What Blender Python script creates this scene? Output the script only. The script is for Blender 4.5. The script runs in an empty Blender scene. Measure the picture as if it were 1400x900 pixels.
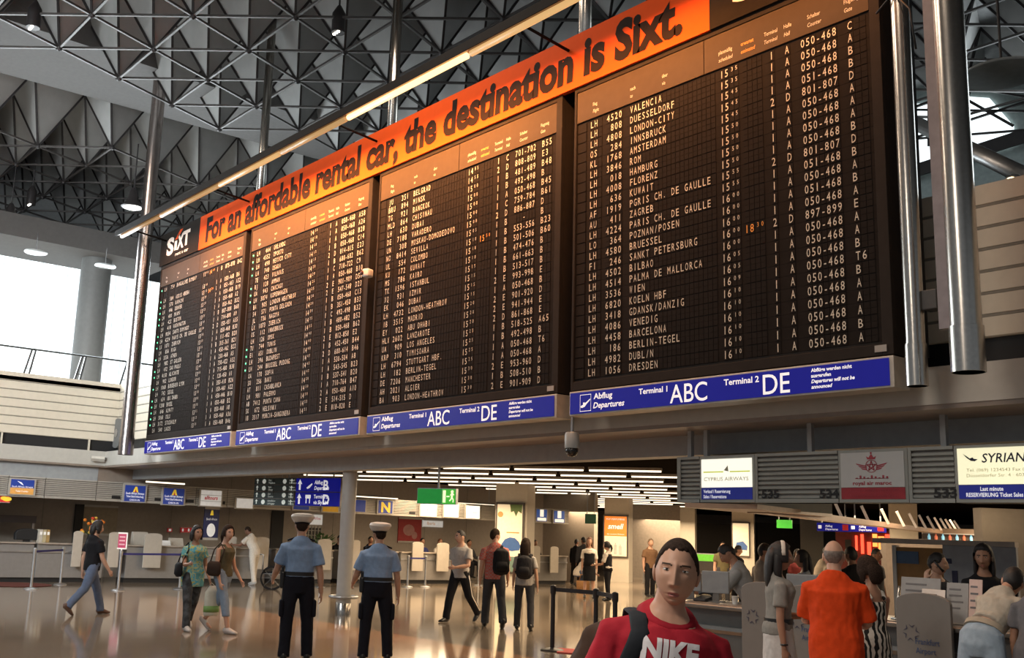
import bpy, bmesh, math, random
from mathutils import Vector, Matrix, noise
from mathutils.bvhtree import BVHTree
S = bpy.context.scene
COL = S.collection
random.seed(7)
PI = math.pi
R = math.radians
# ------------------------------------------------------------------ camera
F, PX, PY, PITCH, ROLL, YAW, EYE = 1447.5, 595.5, 455.0, .1877, -.0389, -.9241, 1.66
fw = Vector((math.sin(YAW)*math.cos(PITCH), math.cos(YAW)*math.cos(PITCH), math.sin(PITCH)))
r0 = Vector((math.cos(YAW), -math.sin(YAW), 0))
d0 = fw.cross(r0)
if d0.z > 0: d0 = -d0
rt = r0*math.cos(ROLL) + d0*math.sin(ROLL)
dn = d0*math.cos(ROLL) - r0*math.sin(ROLL)
cam = bpy.data.cameras.new('camera')
co = bpy.data.objects.new('camera', cam); COL.objects.link(co)
m = Matrix.Identity(4)
for i in range(3):
    m[i][0], m[i][1], m[i][2] = rt[i], -dn[i], -fw[i]
m.translation = Vector((0, 0, EYE))
co.matrix_world = m
cam.sensor_width = 36; cam.lens = F/1400*36
cam.shift_x = (700-PX)/1400; cam.shift_y = -(450-PY)/1400
cam.clip_start = .05; cam.clip_end = 500
S.camera = co
# ------------------------------------------------------------------ exposure, world, lights
vs = S.view_settings
S.display_settings.display_device = 'sRGB'
vs.view_transform = 'Standard'; vs.look = 'None'; vs.gamma = 1.0; vs.use_curve_mapping = False
vs.exposure = -0.15
S.cycles.use_denoising = True
S.cycles.max_bounces = 6; S.cycles.diffuse_bounces = 3; S.cycles.glossy_bounces = 3
S.cycles.sample_clamp_indirect = 4.0
W = bpy.data.worlds.new('hall_air'); S.world = W; W.use_nodes = True
bg = W.node_tree.nodes['Background']
bg.inputs[0].default_value = (.80, .88, .96, 1); bg.inputs[1].default_value = .30
def area(name, loc, target, sx, sy, power, color, spread=PI):
    l = bpy.data.lights.new(name, 'AREA'); l.shape = 'RECTANGLE'; l.size = sx; l.size_y = sy
    l.energy = power; l.color = color; l.spread = spread
    o = bpy.data.objects.new(name, l); COL.objects.link(o)
    o.location = loc
    o.rotation_euler = (Vector(target)-Vector(loc)).to_track_quat('-Z', 'Y').to_euler()
    return o
# daylight through the tall glazing on the left and the clerestory behind the board
area('daylight_left', (-31.2, 9.0, 7.6), (-20, 9.0, 5.0), 12, 4.5, 2200, (.85, .95, 1.0))
area('daylight_right', (-7, 24.5, 11.0), (-7, 8, 6), 10, 4, 500, (.85, .95, 1.0))
# warm fluorescent light of the concourse under the gallery
for i, (x, y) in enumerate(((-14, 15), (-21, 16), (-20, 24), (-27, 22), (-12, 22), (-28, 31), (-4, 15), (-32, 40), (-24, 36), (-19, 32), (-12, 30))):
    area('concourse_light', (x, y, 2.72), (x, y, 0), 5, 3, (560 if y > 28 else 400) if x < -5 else 150, (1, .74, .47))
# downlight fill of the hall, standing in for its high ceiling lamps
for x, y in ((-22, 5), (-13, 4), (-5, 4), (-14, 8.6)):
    area('hall_fill', (x, y, 11.6), (x, y, 0), 2.5, 2.5, 330, (1, .82, .66))
for x, y in ((-15, 4), (-26, 2), (-7, 6)):
    area('roof_fill', (x, y, 9.4), (x, y+.5, 13), 5, 4, 48, (.92, .96, .96))  # added fill aimed up to brighten the roof panels; no fitting there
area('front_fill', (-13, -9, 9), (-28, 9, 4.5), 9, 5, 760, (.92, .97, 1.0), R(62))  # added fill that brightens the left parapet; no window on this side
area('hall_fill', (-4.5, -4, 8.5), (-3.5, 3, 1.2), 3, 3, 170, (1, .88, .76), R(80))  # added fill for the foreground man's face; no lamp hangs here
# the fluorescent trough that washes the departure board
for x0, x1, p in ((-24.6, -22.3, 46), (-22.2, -19.0, 250), (-18.9, -15.2, 400), (-15.1, -11.2, 330), (-11.1, -7.6, 160), (-7.5, -5.4, 48)):
    area('trough_light', ((x0+x1)/2, 9.06, 8.50), ((x0+x1)/2, 10.05, 7.25), x1-x0, .10, p, (1, .37, .10), R(108))

# ------------------------------------------------------------------ helpers
def ray(x, y): return rt*((x-PX)/F) + dn*((y-PY)/F) + fw
CAM = Vector((0, 0, EYE))
def onz(x, y, z=0.0): v = ray(x, y); return CAM + v*((z-EYE)/v.z)
def ony(x, y, Y): v = ray(x, y); return CAM + v*(Y/v.y)
def onx(x, y, X): v = ray(x, y); return CAM + v*(X/v.x)

MATS = {}
def mat(name, col, rough=.6, metal=0.0, emit=0.0, var=.10, scale=9.0, bump=0.0, coat=0.0, ecol=None, trans=0.0, spec=.5):
    if name in MATS: return MATS[name]
    M = bpy.data.materials.new(name); M.use_nodes = True
    n = M.node_tree.nodes; L = M.node_tree.links; b = n['Principled BSDF']
    c = (*col, 1)
    tc = n.new('ShaderNodeTexCoord'); nz = n.new('ShaderNodeTexNoise'); nz.inputs['Scale'].default_value = scale
    nz.inputs['Detail'].default_value = 3
    L.new(tc.outputs['Object'], nz.inputs['Vector'])
    rp = n.new('ShaderNodeValToRGB')
    rp.color_ramp.elements[0].position = .3; rp.color_ramp.elements[1].position = .7
    rp.color_ramp.elements[0].color = (*[x*(1-var) for x in col], 1)
    rp.color_ramp.elements[1].color = (*[min(1, x*(1+var)) for x in col], 1)
    L.new(nz.outputs['Fac'], rp.inputs['Fac']); L.new(rp.outputs['Color'], b.inputs['Base Color'])
    b.inputs['Roughness'].default_value = rough; b.inputs['Metallic'].default_value = metal
    b.inputs['Specular IOR Level'].default_value = spec
    b.inputs['Coat Weight'].default_value = coat
    if trans: b.inputs['Transmission Weight'].default_value = trans
    if emit:
        b.inputs['Emission Color'].default_value = (*(ecol or col), 1)
        b.inputs['Emission Strength'].default_value = emit
    if bump:
        bp = n.new('ShaderNodeBump'); bp.inputs['Strength'].default_value = bump; bp.inputs['Distance'].default_value = .02
        L.new(nz.outputs['Fac'], bp.inputs['Height']); L.new(bp.outputs['Normal'], b.inputs['Normal'])
    MATS[name] = M
    return M

def circ(n, rx, ry=None, ph=0.0):
    ry = rx if ry is None else ry
    return [(rx*math.cos(ph+2*PI*i/n), ry*math.sin(ph+2*PI*i/n)) for i in range(n)]

class MB:
    def __init__(s): s.v = []; s.f = []; s.mi = []; s.cur = 0
    def add(s, vs_, fs):
        o = len(s.v); s.v += [tuple(x) for x in vs_]
        for f in fs: s.f.append([o+i for i in f]); s.mi.append(s.cur)
        return s
    def box(s, x0, x1, y0, y1, z0, z1, M=None):
        v = [Vector((x, y, z)) for z in (z0, z1) for y in (y0, y1) for x in (x0, x1)]
        if M: v = [M @ p for p in v]
        return s.add(v, [(0,2,3,1),(4,5,7,6),(0,1,5,4),(2,6,7,3),(0,4,6,2),(1,3,7,5)])
    def cbox(s, c, sx, sy, sz, rz=0.0):
        M = Matrix.Translation(Vector(c)) @ Matrix.Rotation(rz, 4, 'Z')
        return s.box(-sx/2, sx/2, -sy/2, sy/2, -sz/2, sz/2, M)
    def beam(s, a, b, w, h, up=(0,0,1)):
        a = Vector(a); b = Vector(b); d = (b-a).normalized(); u = Vector(up)
        if abs(d.dot(u)) > .99: u = Vector((0,1,0))
        x = d.cross(u).normalized(); y = x.cross(d).normalized()
        v = [p + x*i*w/2 + y*j*h/2 for p in (a, b) for i, j in ((-1,-1),(1,-1),(1,1),(-1,1))]
        return s.add(v, [(3,2,1,0),(4,5,6,7),(0,1,5,4),(1,2,6,5),(2,3,7,6),(3,0,4,7)])
    def tube(s, pts, rs, n=10, cap=True, flat=1.0, side=None):
        """loft of circles along pts; rs numbers or (rx, ry) pairs; side = direction of rx"""
        pts = [Vector(p) for p in pts]
        if not isinstance(rs, (list, tuple)): rs = [rs]*len(pts)
        rings = []; px = None
        for i, p in enumerate(pts):
            d = (pts[min(i+1, len(pts)-1)] - pts[max(i-1, 0)])
            if d.length < 1e-9: d = Vector((0,0,1))
            d.normalize()
            ref = Vector(side) if side else (px if px is not None else (Vector((1,0,0)) if abs(d.x) < .9 else Vector((0,1,0))))
            x = (ref - d*ref.dot(d))
            if x.length < 1e-6: x = d.orthogonal()
            x.normalize(); px = x; y = d.cross(x)
            r = rs[i]; rx, ry = r if isinstance(r, (list, tuple)) else (r, r*flat)
            rings.append([p + x*a + y*b for a, b in circ(n, rx, ry)])
        v = [q for rr in rings for q in rr]; f = []
        for i in range(len(pts)-1):
            for k in range(n):
                a = i*n+k; b = i*n+(k+1) % n
                f.append((a, b, b+n, a+n))
        if cap:
            f.append(tuple(range(n-1, -1, -1))); f.append(tuple((len(pts)-1)*n+k for k in range(n)))
        return s.add(v, f)
    def lathe(s, prof, c=(0,0,0), n=20):
        c = Vector(c); v = []; f = []
        for r, z in prof: v += [c + Vector((a, b, z)) for a, b in circ(n, max(r, 1e-4))]
        for i in range(len(prof)-1):
            for k in range(n):
                a = i*n+k; b = i*n+(k+1) % n
                f.append((a, b, b+n, a+n))
        f.append(tuple(range(n-1, -1, -1))); f.append(tuple((len(prof)-1)*n+k for k in range(n)))
        return s.add(v, f)
    def ell(s, c, rx, ry, rz, n=12, m_=8, M=None):
        v = []; f = []
        for j in range(m_+1):
            t = PI*j/m_
            for k in range(n):
                p = Vector((rx*math.sin(t)*math.cos(2*PI*k/n), ry*math.sin(t)*math.sin(2*PI*k/n), -rz*math.cos(t)))
                if M: p = M @ p
                v.append(Vector(c)+p)
        for j in range(m_):
            for k in range(n):
                a = j*n+k; b = j*n+(k+1) % n
                f.append((a, b, b+n, a+n))
        return s.add(v, f)
    def poly(s, pts, h):
        """extrude polygon pts along vector h"""
        h = Vector(h); n = len(pts); P = [Vector(p) for p in pts]
        v = P + [p+h for p in P]
        f = [tuple(range(n-1, -1, -1)), tuple(range(n, 2*n))] + [(i, (i+1) % n, n+(i+1) % n, n+i) for i in range(n)]
        return s.add(v, f)
    def build(s, name, mats, parent=None, smooth=False, fix=True, bevel=0.0, loc=None):
        me = bpy.data.meshes.new(name)
        off = Vector(loc) if loc else Vector((0,0,0))
        me.from_pydata([tuple(Vector(p)-off) for p in s.v], [], s.f)
        for x in (mats if isinstance(mats, (list, tuple)) else [mats]): me.materials.append(x)
        me.polygons.foreach_set('material_index', s.mi)
        if fix:
            bm = bmesh.new(); bm.from_mesh(me); bmesh.ops.recalc_face_normals(bm, faces=bm.faces); bm.to_mesh(me); bm.free()
        if smooth:
            me.polygons.foreach_set('use_smooth', [True]*len(me.polygons))
            if smooth == 2: me.set_sharp_from_angle(angle=R(40))
        o = bpy.data.objects.new(name, me); COL.objects.link(o)
        o.location = off
        if parent: o.parent = parent
        if bevel:
            b = o.modifiers.new('bevel', 'BEVEL'); b.width = bevel; b.segments = 2; b.limit_method = 'ANGLE'
        return o

def thing(name, label, cat, loc=(0,0,0), rz=0.0, group=None):
    o = bpy.data.objects.new(name, None); COL.objects.link(o)
    o.location = loc; o.rotation_euler = (0, 0, rz); o.empty_display_size = .1
    o['label'] = label; o['category'] = cat
    if group: o['group'] = group
    return o
def tag(o, label, cat, group=None):
    o['label'] = label; o['category'] = cat
    if group: o['group'] = group
    return o
def struct(o, label=None):
    o['kind'] = 'structure'
    if label: o['label'] = label
    return o
def copy_tree(o, parent=None):
    c = o.copy(); COL.objects.link(c)
    if parent: c.parent = parent
    for ch in list(o.children): copy_tree(ch, c)
    return c

# lettering: the built-in font turned into mesh outlines
GL = {}
def text_geo(t, bold=0.0, res=2, shear=0.0):
    k = (t, bold, res, shear)
    if k in GL: return GL[k]
    cu = bpy.data.curves.new('t', 'FONT'); cu.body = t; cu.size = 1.0; cu.offset = bold; cu.resolution_u = res; cu.shear = shear
    ob = bpy.data.objects.new('t', cu)
    me = ob.to_mesh()
    v = [(p.co.x, p.co.y) for p in me.vertices]; f = [tuple(p.vertices) for p in me.polygons]
    ob.to_mesh_clear(); bpy.data.objects.remove(ob); bpy.data.curves.remove(cu)
    x0 = min((a for a, b in v), default=0); x1 = max((a for a, b in v), default=0)
    GL[k] = (v, f, x0, x1)
    return GL[k]
CAPH = .729
def letters(mb, t, org, xd, zd, cap, width=None, bold=0.0, res=2, shear=0.0, align='l', sx=1.0, off=(0,0,0)):
    """write t with baseline start org along xd, up zd, cap height cap; width = total width"""
    v, f, x0, x1 = text_geo(t, bold, res, shear)
    if not v: return 0
    s = cap/CAPH
    kx = s*sx if width is None else width/(x1-x0)
    w = (x1-x0)*kx
    sh = {'l': 0, 'c': -w/2, 'r': -w}[align]
    org = Vector(org)+Vector(off); xd = Vector(xd); zd = Vector(zd)
    mb.add([org + xd*((a-x0)*kx+sh) + zd*(b*s) for a, b in v], f)
    return w
XD, ZD = Vector((1,0,0)), Vector((0,0,1))
# ------------------------------------------------------------------ materials of the room
m_floor = mat('polished_stone', (.27, .215, .16), .09, var=.16, scale=2.2, spec=.6)
m_ledge = mat('grey_fascia', (.50, .485, .44), .5, var=.04)
m_soffit = mat('brown_soffit', (.26, .21, .17), .28, var=.06)
m_steelb = mat('blue_grey_beam', (.31, .325, .33), .5, var=.06)
m_parapet = mat('cream_cladding', (.72, .65, .53), .25, var=.03)
m_groove = mat('dark_groove', (.25, .23, .19), .7)
m_black = mat('black_recess', (.012, .012, .013), .6)
m_wallb = mat('beige_wall', (.34, .29, .24), .6, var=.05)
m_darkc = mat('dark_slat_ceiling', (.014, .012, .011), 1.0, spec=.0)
m_roofp = mat('grey_roof_panel', (.40, .395, .385), .6, var=.06, scale=3)
m_bar = mat('dark_roof_bar', (.035, .03, .03), .5, .3)
m_chord = mat('lit_roof_chord', (.085, .075, .07), .5, .3)  # paler than the bars, to stand in for light the chords catch
m_slab = mat('roof_slab', (.115, .108, .104), .8, var=.07)
m_chrome = mat('brushed_chrome', (.44, .41, .37), .24, 1.0, var=.08, scale=30)
m_steel = mat('satin_steel', (.42, .42, .42), .4, .85, var=.08)
m_glass = mat('daylit_glazing', (.86, .93, .95), .4, emit=1.7, ecol=(.88, .97, 1.0), var=.02)
m_mull = mat('glazing_bar', (.55, .60, .62), .5, emit=.55, ecol=(.85, .95, 1))  # emission stands in for daylight coming through the blind folds
# floor
fl = MB(); fl.add([(-75, -12, 0), (30, -12, 0), (30, 75, 0), (-75, 75, 0)], [(0,1,2,3)])
fo = struct(fl.build('floor', m_floor), 'polished beige stone floor')
nt = m_floor.node_tree; bk = nt.nodes.new('ShaderNodeTexBrick'); tc = nt.nodes['Texture Coordinate']
bk.inputs['Scale'].default_value = 1.0; bk.offset = 0.0
for k, v in (('Brick Width', .9), ('Row Height', .9), ('Mortar Size', .006)): bk.inputs[k].default_value = v
bk.inputs['Mortar'].default_value = (.72, .70, .66, 1); bk.inputs['Color1'].default_value = (1, 1, 1, 1); bk.inputs['Color2'].default_value = (.90, .89, .87, 1)
nt.links.new(tc.outputs['Object'], bk.inputs['Vector'])
mx = nt.nodes.new('ShaderNodeMix'); mx.data_type = 'RGBA'; mx.blend_type = 'MULTIPLY'; mx.inputs[0].default_value = 1
nt.links.new(nt.nodes['Color Ramp'].outputs[0], mx.inputs[6]); nt.links.new(bk.outputs['Color'], mx.inputs[7])
nt.links.new(mx.outputs[2], nt.nodes['Principled BSDF'].inputs['Base Color'])

# ---- gallery over the concourse: left wing (x = -29) and the long side behind the board (y = 10.6)
XL, YF = -29.0, 10.6
def wing(name, prof, m, idx):
    """extrude a (d, z) profile (d = distance behind the wing's face) along the L of the gallery"""
    mb = MB(); pts = [(-29.0, -6.0), (-29.0, 10.6), (6.0, 10.6)]
    def at(i, d, z):
        x, y = pts[i]
        return (x-d if i < 2 else x, y+d if i > 0 else y, z)
    n = len(prof); v = [at(i, d, z) for i in range(3) for d, z in prof]
    f = []
    for i in range(2):
        for k in range(n):
            a = i*n+k; b = i*n+(k+1) % n
            f.append((a, b, b+n, a+n))
    f += [tuple(range(n)), tuple(range(3*n-1, 2*n-1, -1))]
    mb.add(v, f)
    return struct(mb.build(name, m))
wing('trim_1', [(0, 3.16), (0, 3.55), (.5, 3.55), (.5, 3.16)], m_ledge, 0)['label'] = 'grey ledge of the gallery'
wing('trim_2', [(.012, 3.11), (.012, 3.16), (.9, 3.16), (.9, 3.11)], m_soffit, 0)['label'] = 'brown soffit under the ledge'
wing('trim_3', [(.9, 2.84), (.9, 3.16), (1.25, 3.16), (1.25, 2.84)], m_steelb, 0)['label'] = 'blue grey edge beam'
wing('trim_4', [(.45, 3.5), (.45, 3.98), (.6, 3.98), (.6, 3.5)], m_black, 0)['label'] = 'dark strip between ledge and parapet'
par = thing('parapet', 'cream gallery parapet of horizontal cladding boards', 'parapet'); par['kind'] = 'structure'
prof = []
for k in range(7):
    z0 = 3.86 + k*.236
    prof += [(.42, z0+.012), (.40, z0+.024), (.40, z0+.222)]
    prof += [(.42, z0+.232)]
prof = [(.62, 3.86)] + prof[:-1] + [(.40, 3.86+7*.236), (.62, 3.86+7*.236)]
o = wing('cladding', prof, m_parapet, 0); o.parent = par; del o['kind']
mb = MB()
for k in range(1, 7):
    z0 = 3.86 + k*.236
    mb.box(-29.43, -29.41, -6, 11.01, z0-.006, z0+.010); mb.box(-29.42, 6, 11.0, 11.02, z0-.010, z0+.016)
mb.build('groove', m_groove, par)
# short posts in the dark strip
for y in (7.9, 10.25):
    mb = MB(); mb.box(-29.44, -29.36, y-.018, y+.018, 3.55, 3.87)
    tag(mb.build('strip_post', m_parapet), 'cream post across the dark strip, %s end' % ('left' if y < 9 else 'pole'), 'post')
# railing on the left parapet
rail = thing('railing', 'grey gallery railing with leaning double posts above cream parapet', 'railing', (-29.6, 0, 5.5))
MB().tube([(0, -6, .72), (0, 12.5, .72)], .028, 8).build('handrail', mat('rail_dark', (.10, .10, .10), .4, .6), rail, True)
for y in (-2, .6, 3.2, 5.8, 8.35, 9.75, 11.05, 12.3):
    mb = MB(); mb.beam((0, y-.02, .0), (0, y+.14, .72), .07, .05); mb.beam((0, y+.12, .0), (0, y+.24, .72), .07, .05)
    mb.tube([(0, y+.04, .18), (0, y+.16, .18)], .012, 6)
    mb.build('railing_post', MATS['rail_dark'], rail)
# glazing on the left, with pleated blinds, and the round column in front of it
win = thing('window_1', 'tall daylit glazing above left gallery', 'window'); win['kind'] = 'structure'
mb = MB(); mb.box(-34.1, -34.0, -6, 22, 5.0, 9.75); mb.build('pane', m_glass, win)
mb = MB()
for i in range(70):
    y = -5.8 + i*.4; mb.box(-34.0, -33.985, y, y+.025, 5.0, 9.75)
for y in (-2, 2.6, 7.2, 11.8, 16.4): mb.box(-34.0, -33.92, y-.05, y+.05, 5.0, 9.75)
mb.build('blind_fold', m_mull, win)
m_coln = mat('grey_column', (.17, .175, .175), .55, var=.05)
c = ony(117, 420, 10.9)
mb = MB(); mb.lathe([(.46, 0), (.46, 5.0)], (-32.3, 10.95, 5.0), 28)
o = mb.build('column', m_coln, None, 2); struct(o, 'thick round grey column on the left gallery'); o['category'] = 'column'
mb = MB(); mb.box(-36, -31.3, -8, 13.0, 9.72, 10.4); struct(mb.build('trim_5', m_slab), 'roof slab edge above the left glazing')
mb = MB(); mb.box(-36, -29.4, -6, 22, 5.30, 5.4); struct(mb.build('trim_6', m_wallb), 'left gallery floor')
# right side above the board: gallery wall, clerestory, inclined pipe
mb = MB(); mb.box(-30, 8, 26, 26.2, 3.62, 16); struct(mb.build('wall_back', mat('upper_wall', (.30, .35, .34), .7)), 'dim upper wall behind the board')
win = thing('window_2', 'bright clerestory window behind the right tubes', 'window'); win['kind'] = 'structure'
mb = MB(); a = ony(1225, 235, 25.9); b = ony(1384, 190, 25.9)
mb.poly([ony(1200, 150, 25.9), ony(1322, 132, 25.9), ony(1352, 134, 25.9), ony(1385, 172, 25.9), ony(1385, 196, 25.9), ony(1235, 232, 25.9), ony(1200, 238, 25.9)], (0, .05, 0))
mb.build('pane', m_glass, win)
mb = MB()
for (p, q, w) in (((1200, 250), (1400, 186), .34), ((1240, 150), (1400, 152), .05), ((1200, 205), (1400, 140), .05), ((1240, 90), (1385, 172), .07), ((1250, 190), (1400, 178), .05), ((1270, 135), (1270, 200), .05), ((1240, 105), (1400, 132), .05), ((1240, 150), (1400, 95), .06)):
    mb.beam(ony(*p, 25.4), ony(*q, 25.4), .06, w)
mb.build('glazing_bar', m_bar, win)
p, q = ony(1245, 165, 17), ony(1420, 250, 14)
tag(MB().tube([p, q], .12, 14).build('inclined_pipe', m_steel, None, True), 'inclined steel pipe crossing behind the two right tubes', 'pipe')
mb = MB(); mb.box(-22, 8, 17.4, 19, 5.6, 6.0); struct(mb.build('trim_7', m_black), 'dark rail beam behind right parapet')
sp = thing('spotlight', 'small lit spotlight above the right parapet', 'lamp', ony(1386, 246, 12.2))
MB().ell((0,0,0), .09, .09, .07).build('shell', m_steel, sp, True)
MB().ell((.0,-.06,-.03), .062, .05, .05).build('bulb', mat('warm_bulb', (1, .85, .5), .5, emit=8, ecol=(1, .78, .4)), sp, True)
dsk = thing('ceiling_disc', 'flat round white disc hanging on a rod at upper right', 'disc', ony(1370, 101, 13))
mb = MB(); mb.lathe([(.0, -.01), (.46, -.02), (.48, 0), (.46, .02), (.0, .03)], n=32); mb.build('plate', mat('disc_white', (.42, .44, .44), .5), dsk, True)
MB().tube([(0,0,0), (0,0,2.4)], .018, 8).build('rod', m_bar, dsk)
for i, (x, y, Y, t) in enumerate(((49, 345, 12, 'left of the grey column'), (144, 364, 13.5, 'near the left pole'))):
    p = onx(x, y, -29.5-i*1.2)
    d = thing('ceiling_disc', 'small round white disc under the left roof, %s' % t, 'disc', p)
    MB().lathe([(.0, -.01), (.30, -.02), (.31, 0), (.30, .02), (.0, .03)], n=24).build('plate', MATS['disc_white'], d, True)
    MB().tube([(0,0,0), (0,0,.55)], .012, 8).build('rod', m_bar, d)

# ---- high ceiling: octahedral space frame with clad pyramids
ceil = thing('ceiling', 'dark space frame roof of grey inverted pyramids', 'ceiling'); ceil['kind'] = 'structure'
U, V_ = Vector((1.385, 1.63, 0)), Vector((2.05, 0, 0))
Bs = Vector((-24.18, 9.68, 12.0)); Hh = 1.8
pan, bars, chs = MB(), MB(), MB()
def node(i, j): return Bs + U*i + V_*j
def field(ok):
    ks = {}
    for i in range(-14, 26):
        for j in range(-34, 30):
            p = node(i, j)
            if ok(p): ks[(i, j)] = p
    for (i, j), p in ks.items():
        t = [p + c_ + Vector((0, 0, Hh)) for c_ in (-(U+V_)/3, (U*2-V_)/3, (V_*2-U)/3)]
        pan.add([p]+t, [(0, 1, 2), (0, 2, 3), (0, 3, 1)])
        for q in t: bars.beam(p+Vector((0,0,-.02)), q, .05, .05)
        for di, dj in ((1, 0), (0, 1), (1, -1)):
            q = ks.get((i+di, j+dj))
            if q is not None: chs.beam(p, q, .05, .05)
        bars.ell(p, .085, .085, .085, 6, 4)
field(lambda p: p.x > -24.9-.12*(p.y-10) and -3 < p.y < 25 and p.x < 8)
field(lambda p: -39 < p.x < -27.9 and -4 < p.y < 30 and not (p.x < -31 and 0))
pan.build('roof_panel', m_roofp, ceil, fix=True); bars.build('truss_bar', m_bar, ceil); chs.build('truss_chord', m_chord, ceil)
mb = MB(); mb.box(-75, 30, -12, 75, 13.86, 13.96); o = mb.build('roof_deck', mat('roof_deck', (.34, .34, .34), .8), ceil)
mb = MB(); mb.add([(-27.9, -12, 13.0), (-23.6, -12, 13.0), (-25.3, 26, 13.0), (-27.3, 26, 13.0), (-27.9, -12, 15), (-23.6, -12, 15), (-25.3, 26, 15), (-27.3, 26, 15)], [(0,1,2,3),(0,4,5,1),(1,5,6,2),(2,6,7,3),(3,7,4,0)])
struct(mb.build('trim_8', m_slab), 'broad concrete roof beam between the two frame fields')
# ---- pipes hanging behind the board
for x, y0, Y, lab in ((360, 205, 10.75, 'left of the middle'), (537, 150, 10.75, 'near the middle'), (800, 20, 10.75, 'right of the middle')):
    p = ony(x, y0, Y)
    tag(MB().tube([(p.x, p.y, 7.0), (p.x, p.y, 13.5)], .10, 16).build('roof_pipe', m_chrome, None, True), 'steel suspension pipe rising behind the banner, %s' % lab, 'pipe')
def pole(name, x, y, r, z0, z1, lab, fin, m_chrome=m_chrome):
    t = thing(name, lab, 'pole', (x, y, z0))
    MB().tube([(0,0,.0), (0,0,z1-z0)], r, 28).build('shaft', m_chrome, t, 2)
    mb = MB(); mb.lathe([(r+.012, 0), (r+.012, .42), (r, .425)], n=28); mb.build('sleeve', m_chrome, t, 2)
    if fin:
        mb = MB(); mb.box(-r-.09, -r*.4, -.05, .03, .42, z1-z0); mb.build('cable_duct', mat('bronze_duct', (.34, .28, .27), .35, .8), t)
    return t
pole('steel_pole', -25.18, 9.7, .17, 3.26, 13.6, 'tall steel pole left of the departure board', True, mat('bronze_steel', (.36, .31, .29), .25, 1.0))
pole('steel_pole', -4.60, 9.5, .135, 3.27, 13.6, 'thick steel tube standing clear right of the board', True)
pole('steel_pole', -5.36, 10.02, .092, 3.27, 13.6, 'thin steel tube against the right edge of the board', False)
mb = MB(); mb.tube([(-5.60, 9.98, 7.32), (-5.35, 9.88, 7.42), (-5.2, 9.92, 7.2), (-5.17, 9.95, 6.75)], .012, 6)
tag(mb.build('cable', m_black, None, True), 'black cable looped around the thin right tube', 'cable')
mb = MB(); mb.box(-5.27, -5.12, 10.0, 10.16, 4.02, 4.22)
tag(mb.build('junction_box', mat('dark_box', (.06, .06, .06), .5), bevel=.01), 'small black box on the thin right tube', 'box')

# ---- lamps under the roof, wall camera
m_lbulb = mat('roof_bulb', (1, .95, .85), .4, emit=7, ecol=(1, .94, .82))
def roof_lamp(x, y, z, lab, bell):
    p = onz(x, y, z); t = thing('roof_lamp', lab, 'lamp', p)
    if bell:
        MB().lathe([(.30, 0), (.32, .02), (.25, .12), (.15, .22), (.12, .45), (.05, .58)], n=24).build('shade', m_bar, t, 2)
        MB().lathe([(.0, -.05), (.18, -.03), (.28, .01)], n=20).build('bulb', m_lbulb, t, True)
    else:
        MB().lathe([(.14, .0), (.14, .42), (.04, .60)], n=20).build('housing', m_bar, t, 2)
        for k in range(3): MB().ell((-.08+.08*k, -.04, -.01), .035, .035, .025, 8, 6).build('bulb', m_lbulb, t, True)
    MB().tube([(0, 0, .55), (0, 0, 12.3-z if z < 11.5 else 1.2)], .02, 6).build('rod', m_bar, t)
roof_lamp(181, 284, 10.4, 'lit bell lamp under the roof beside the left pole', True)
roof_lamp(13, 304, 10.2, 'lit bell lamp at the far left below the roof', True)
roof_lamp(42, 280, 10.9, 'dark cylinder lamp with three bulbs above the far left bell lamp', False)
roof_lamp(45, 38, 11.7, 'dark cylinder lamp with three bulbs at the top left corner', False)
roof_lamp(462, 45, 11.7, 'dark cylinder lamp with three bulbs above the lamp trough', False)
p = onx(136, 628, -28.95); t = thing('wall_camera', 'white wall camera on the grey ledge left of the steel pole', 'camera', p)
mb = MB(); mb.tube([(.05, -.25, 0), (.12, .10, 0)], .07, 4); mb.build('housing', mat('camera_white2', (.60, .58, .52), .45), t)
mb = MB(); mb.tube([(.12, .10, 0), (.13, .13, 0)], .05, 10); mb.build('lens', m_black, t)
mb = MB(); mb.box(-.06, .06, -.08, .0, -.03, .03); mb.build('bracket', m_steel, t)
p = ony(159, 592, 10.9); t = thing('wall_disc', 'pale round disc on the parapet half hidden by the steel pole', 'disc', (p.x-.1, 10.98, p.z))
MB().tube([(0, -.04, 0), (0, .04, 0)], .42, 28).build('plate', m_coln, t, 2)
MB().tube([(0, -.06, 0), (0, -.04, 0)], .12, 16).build('hub', m_steel, t, 2)
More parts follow.
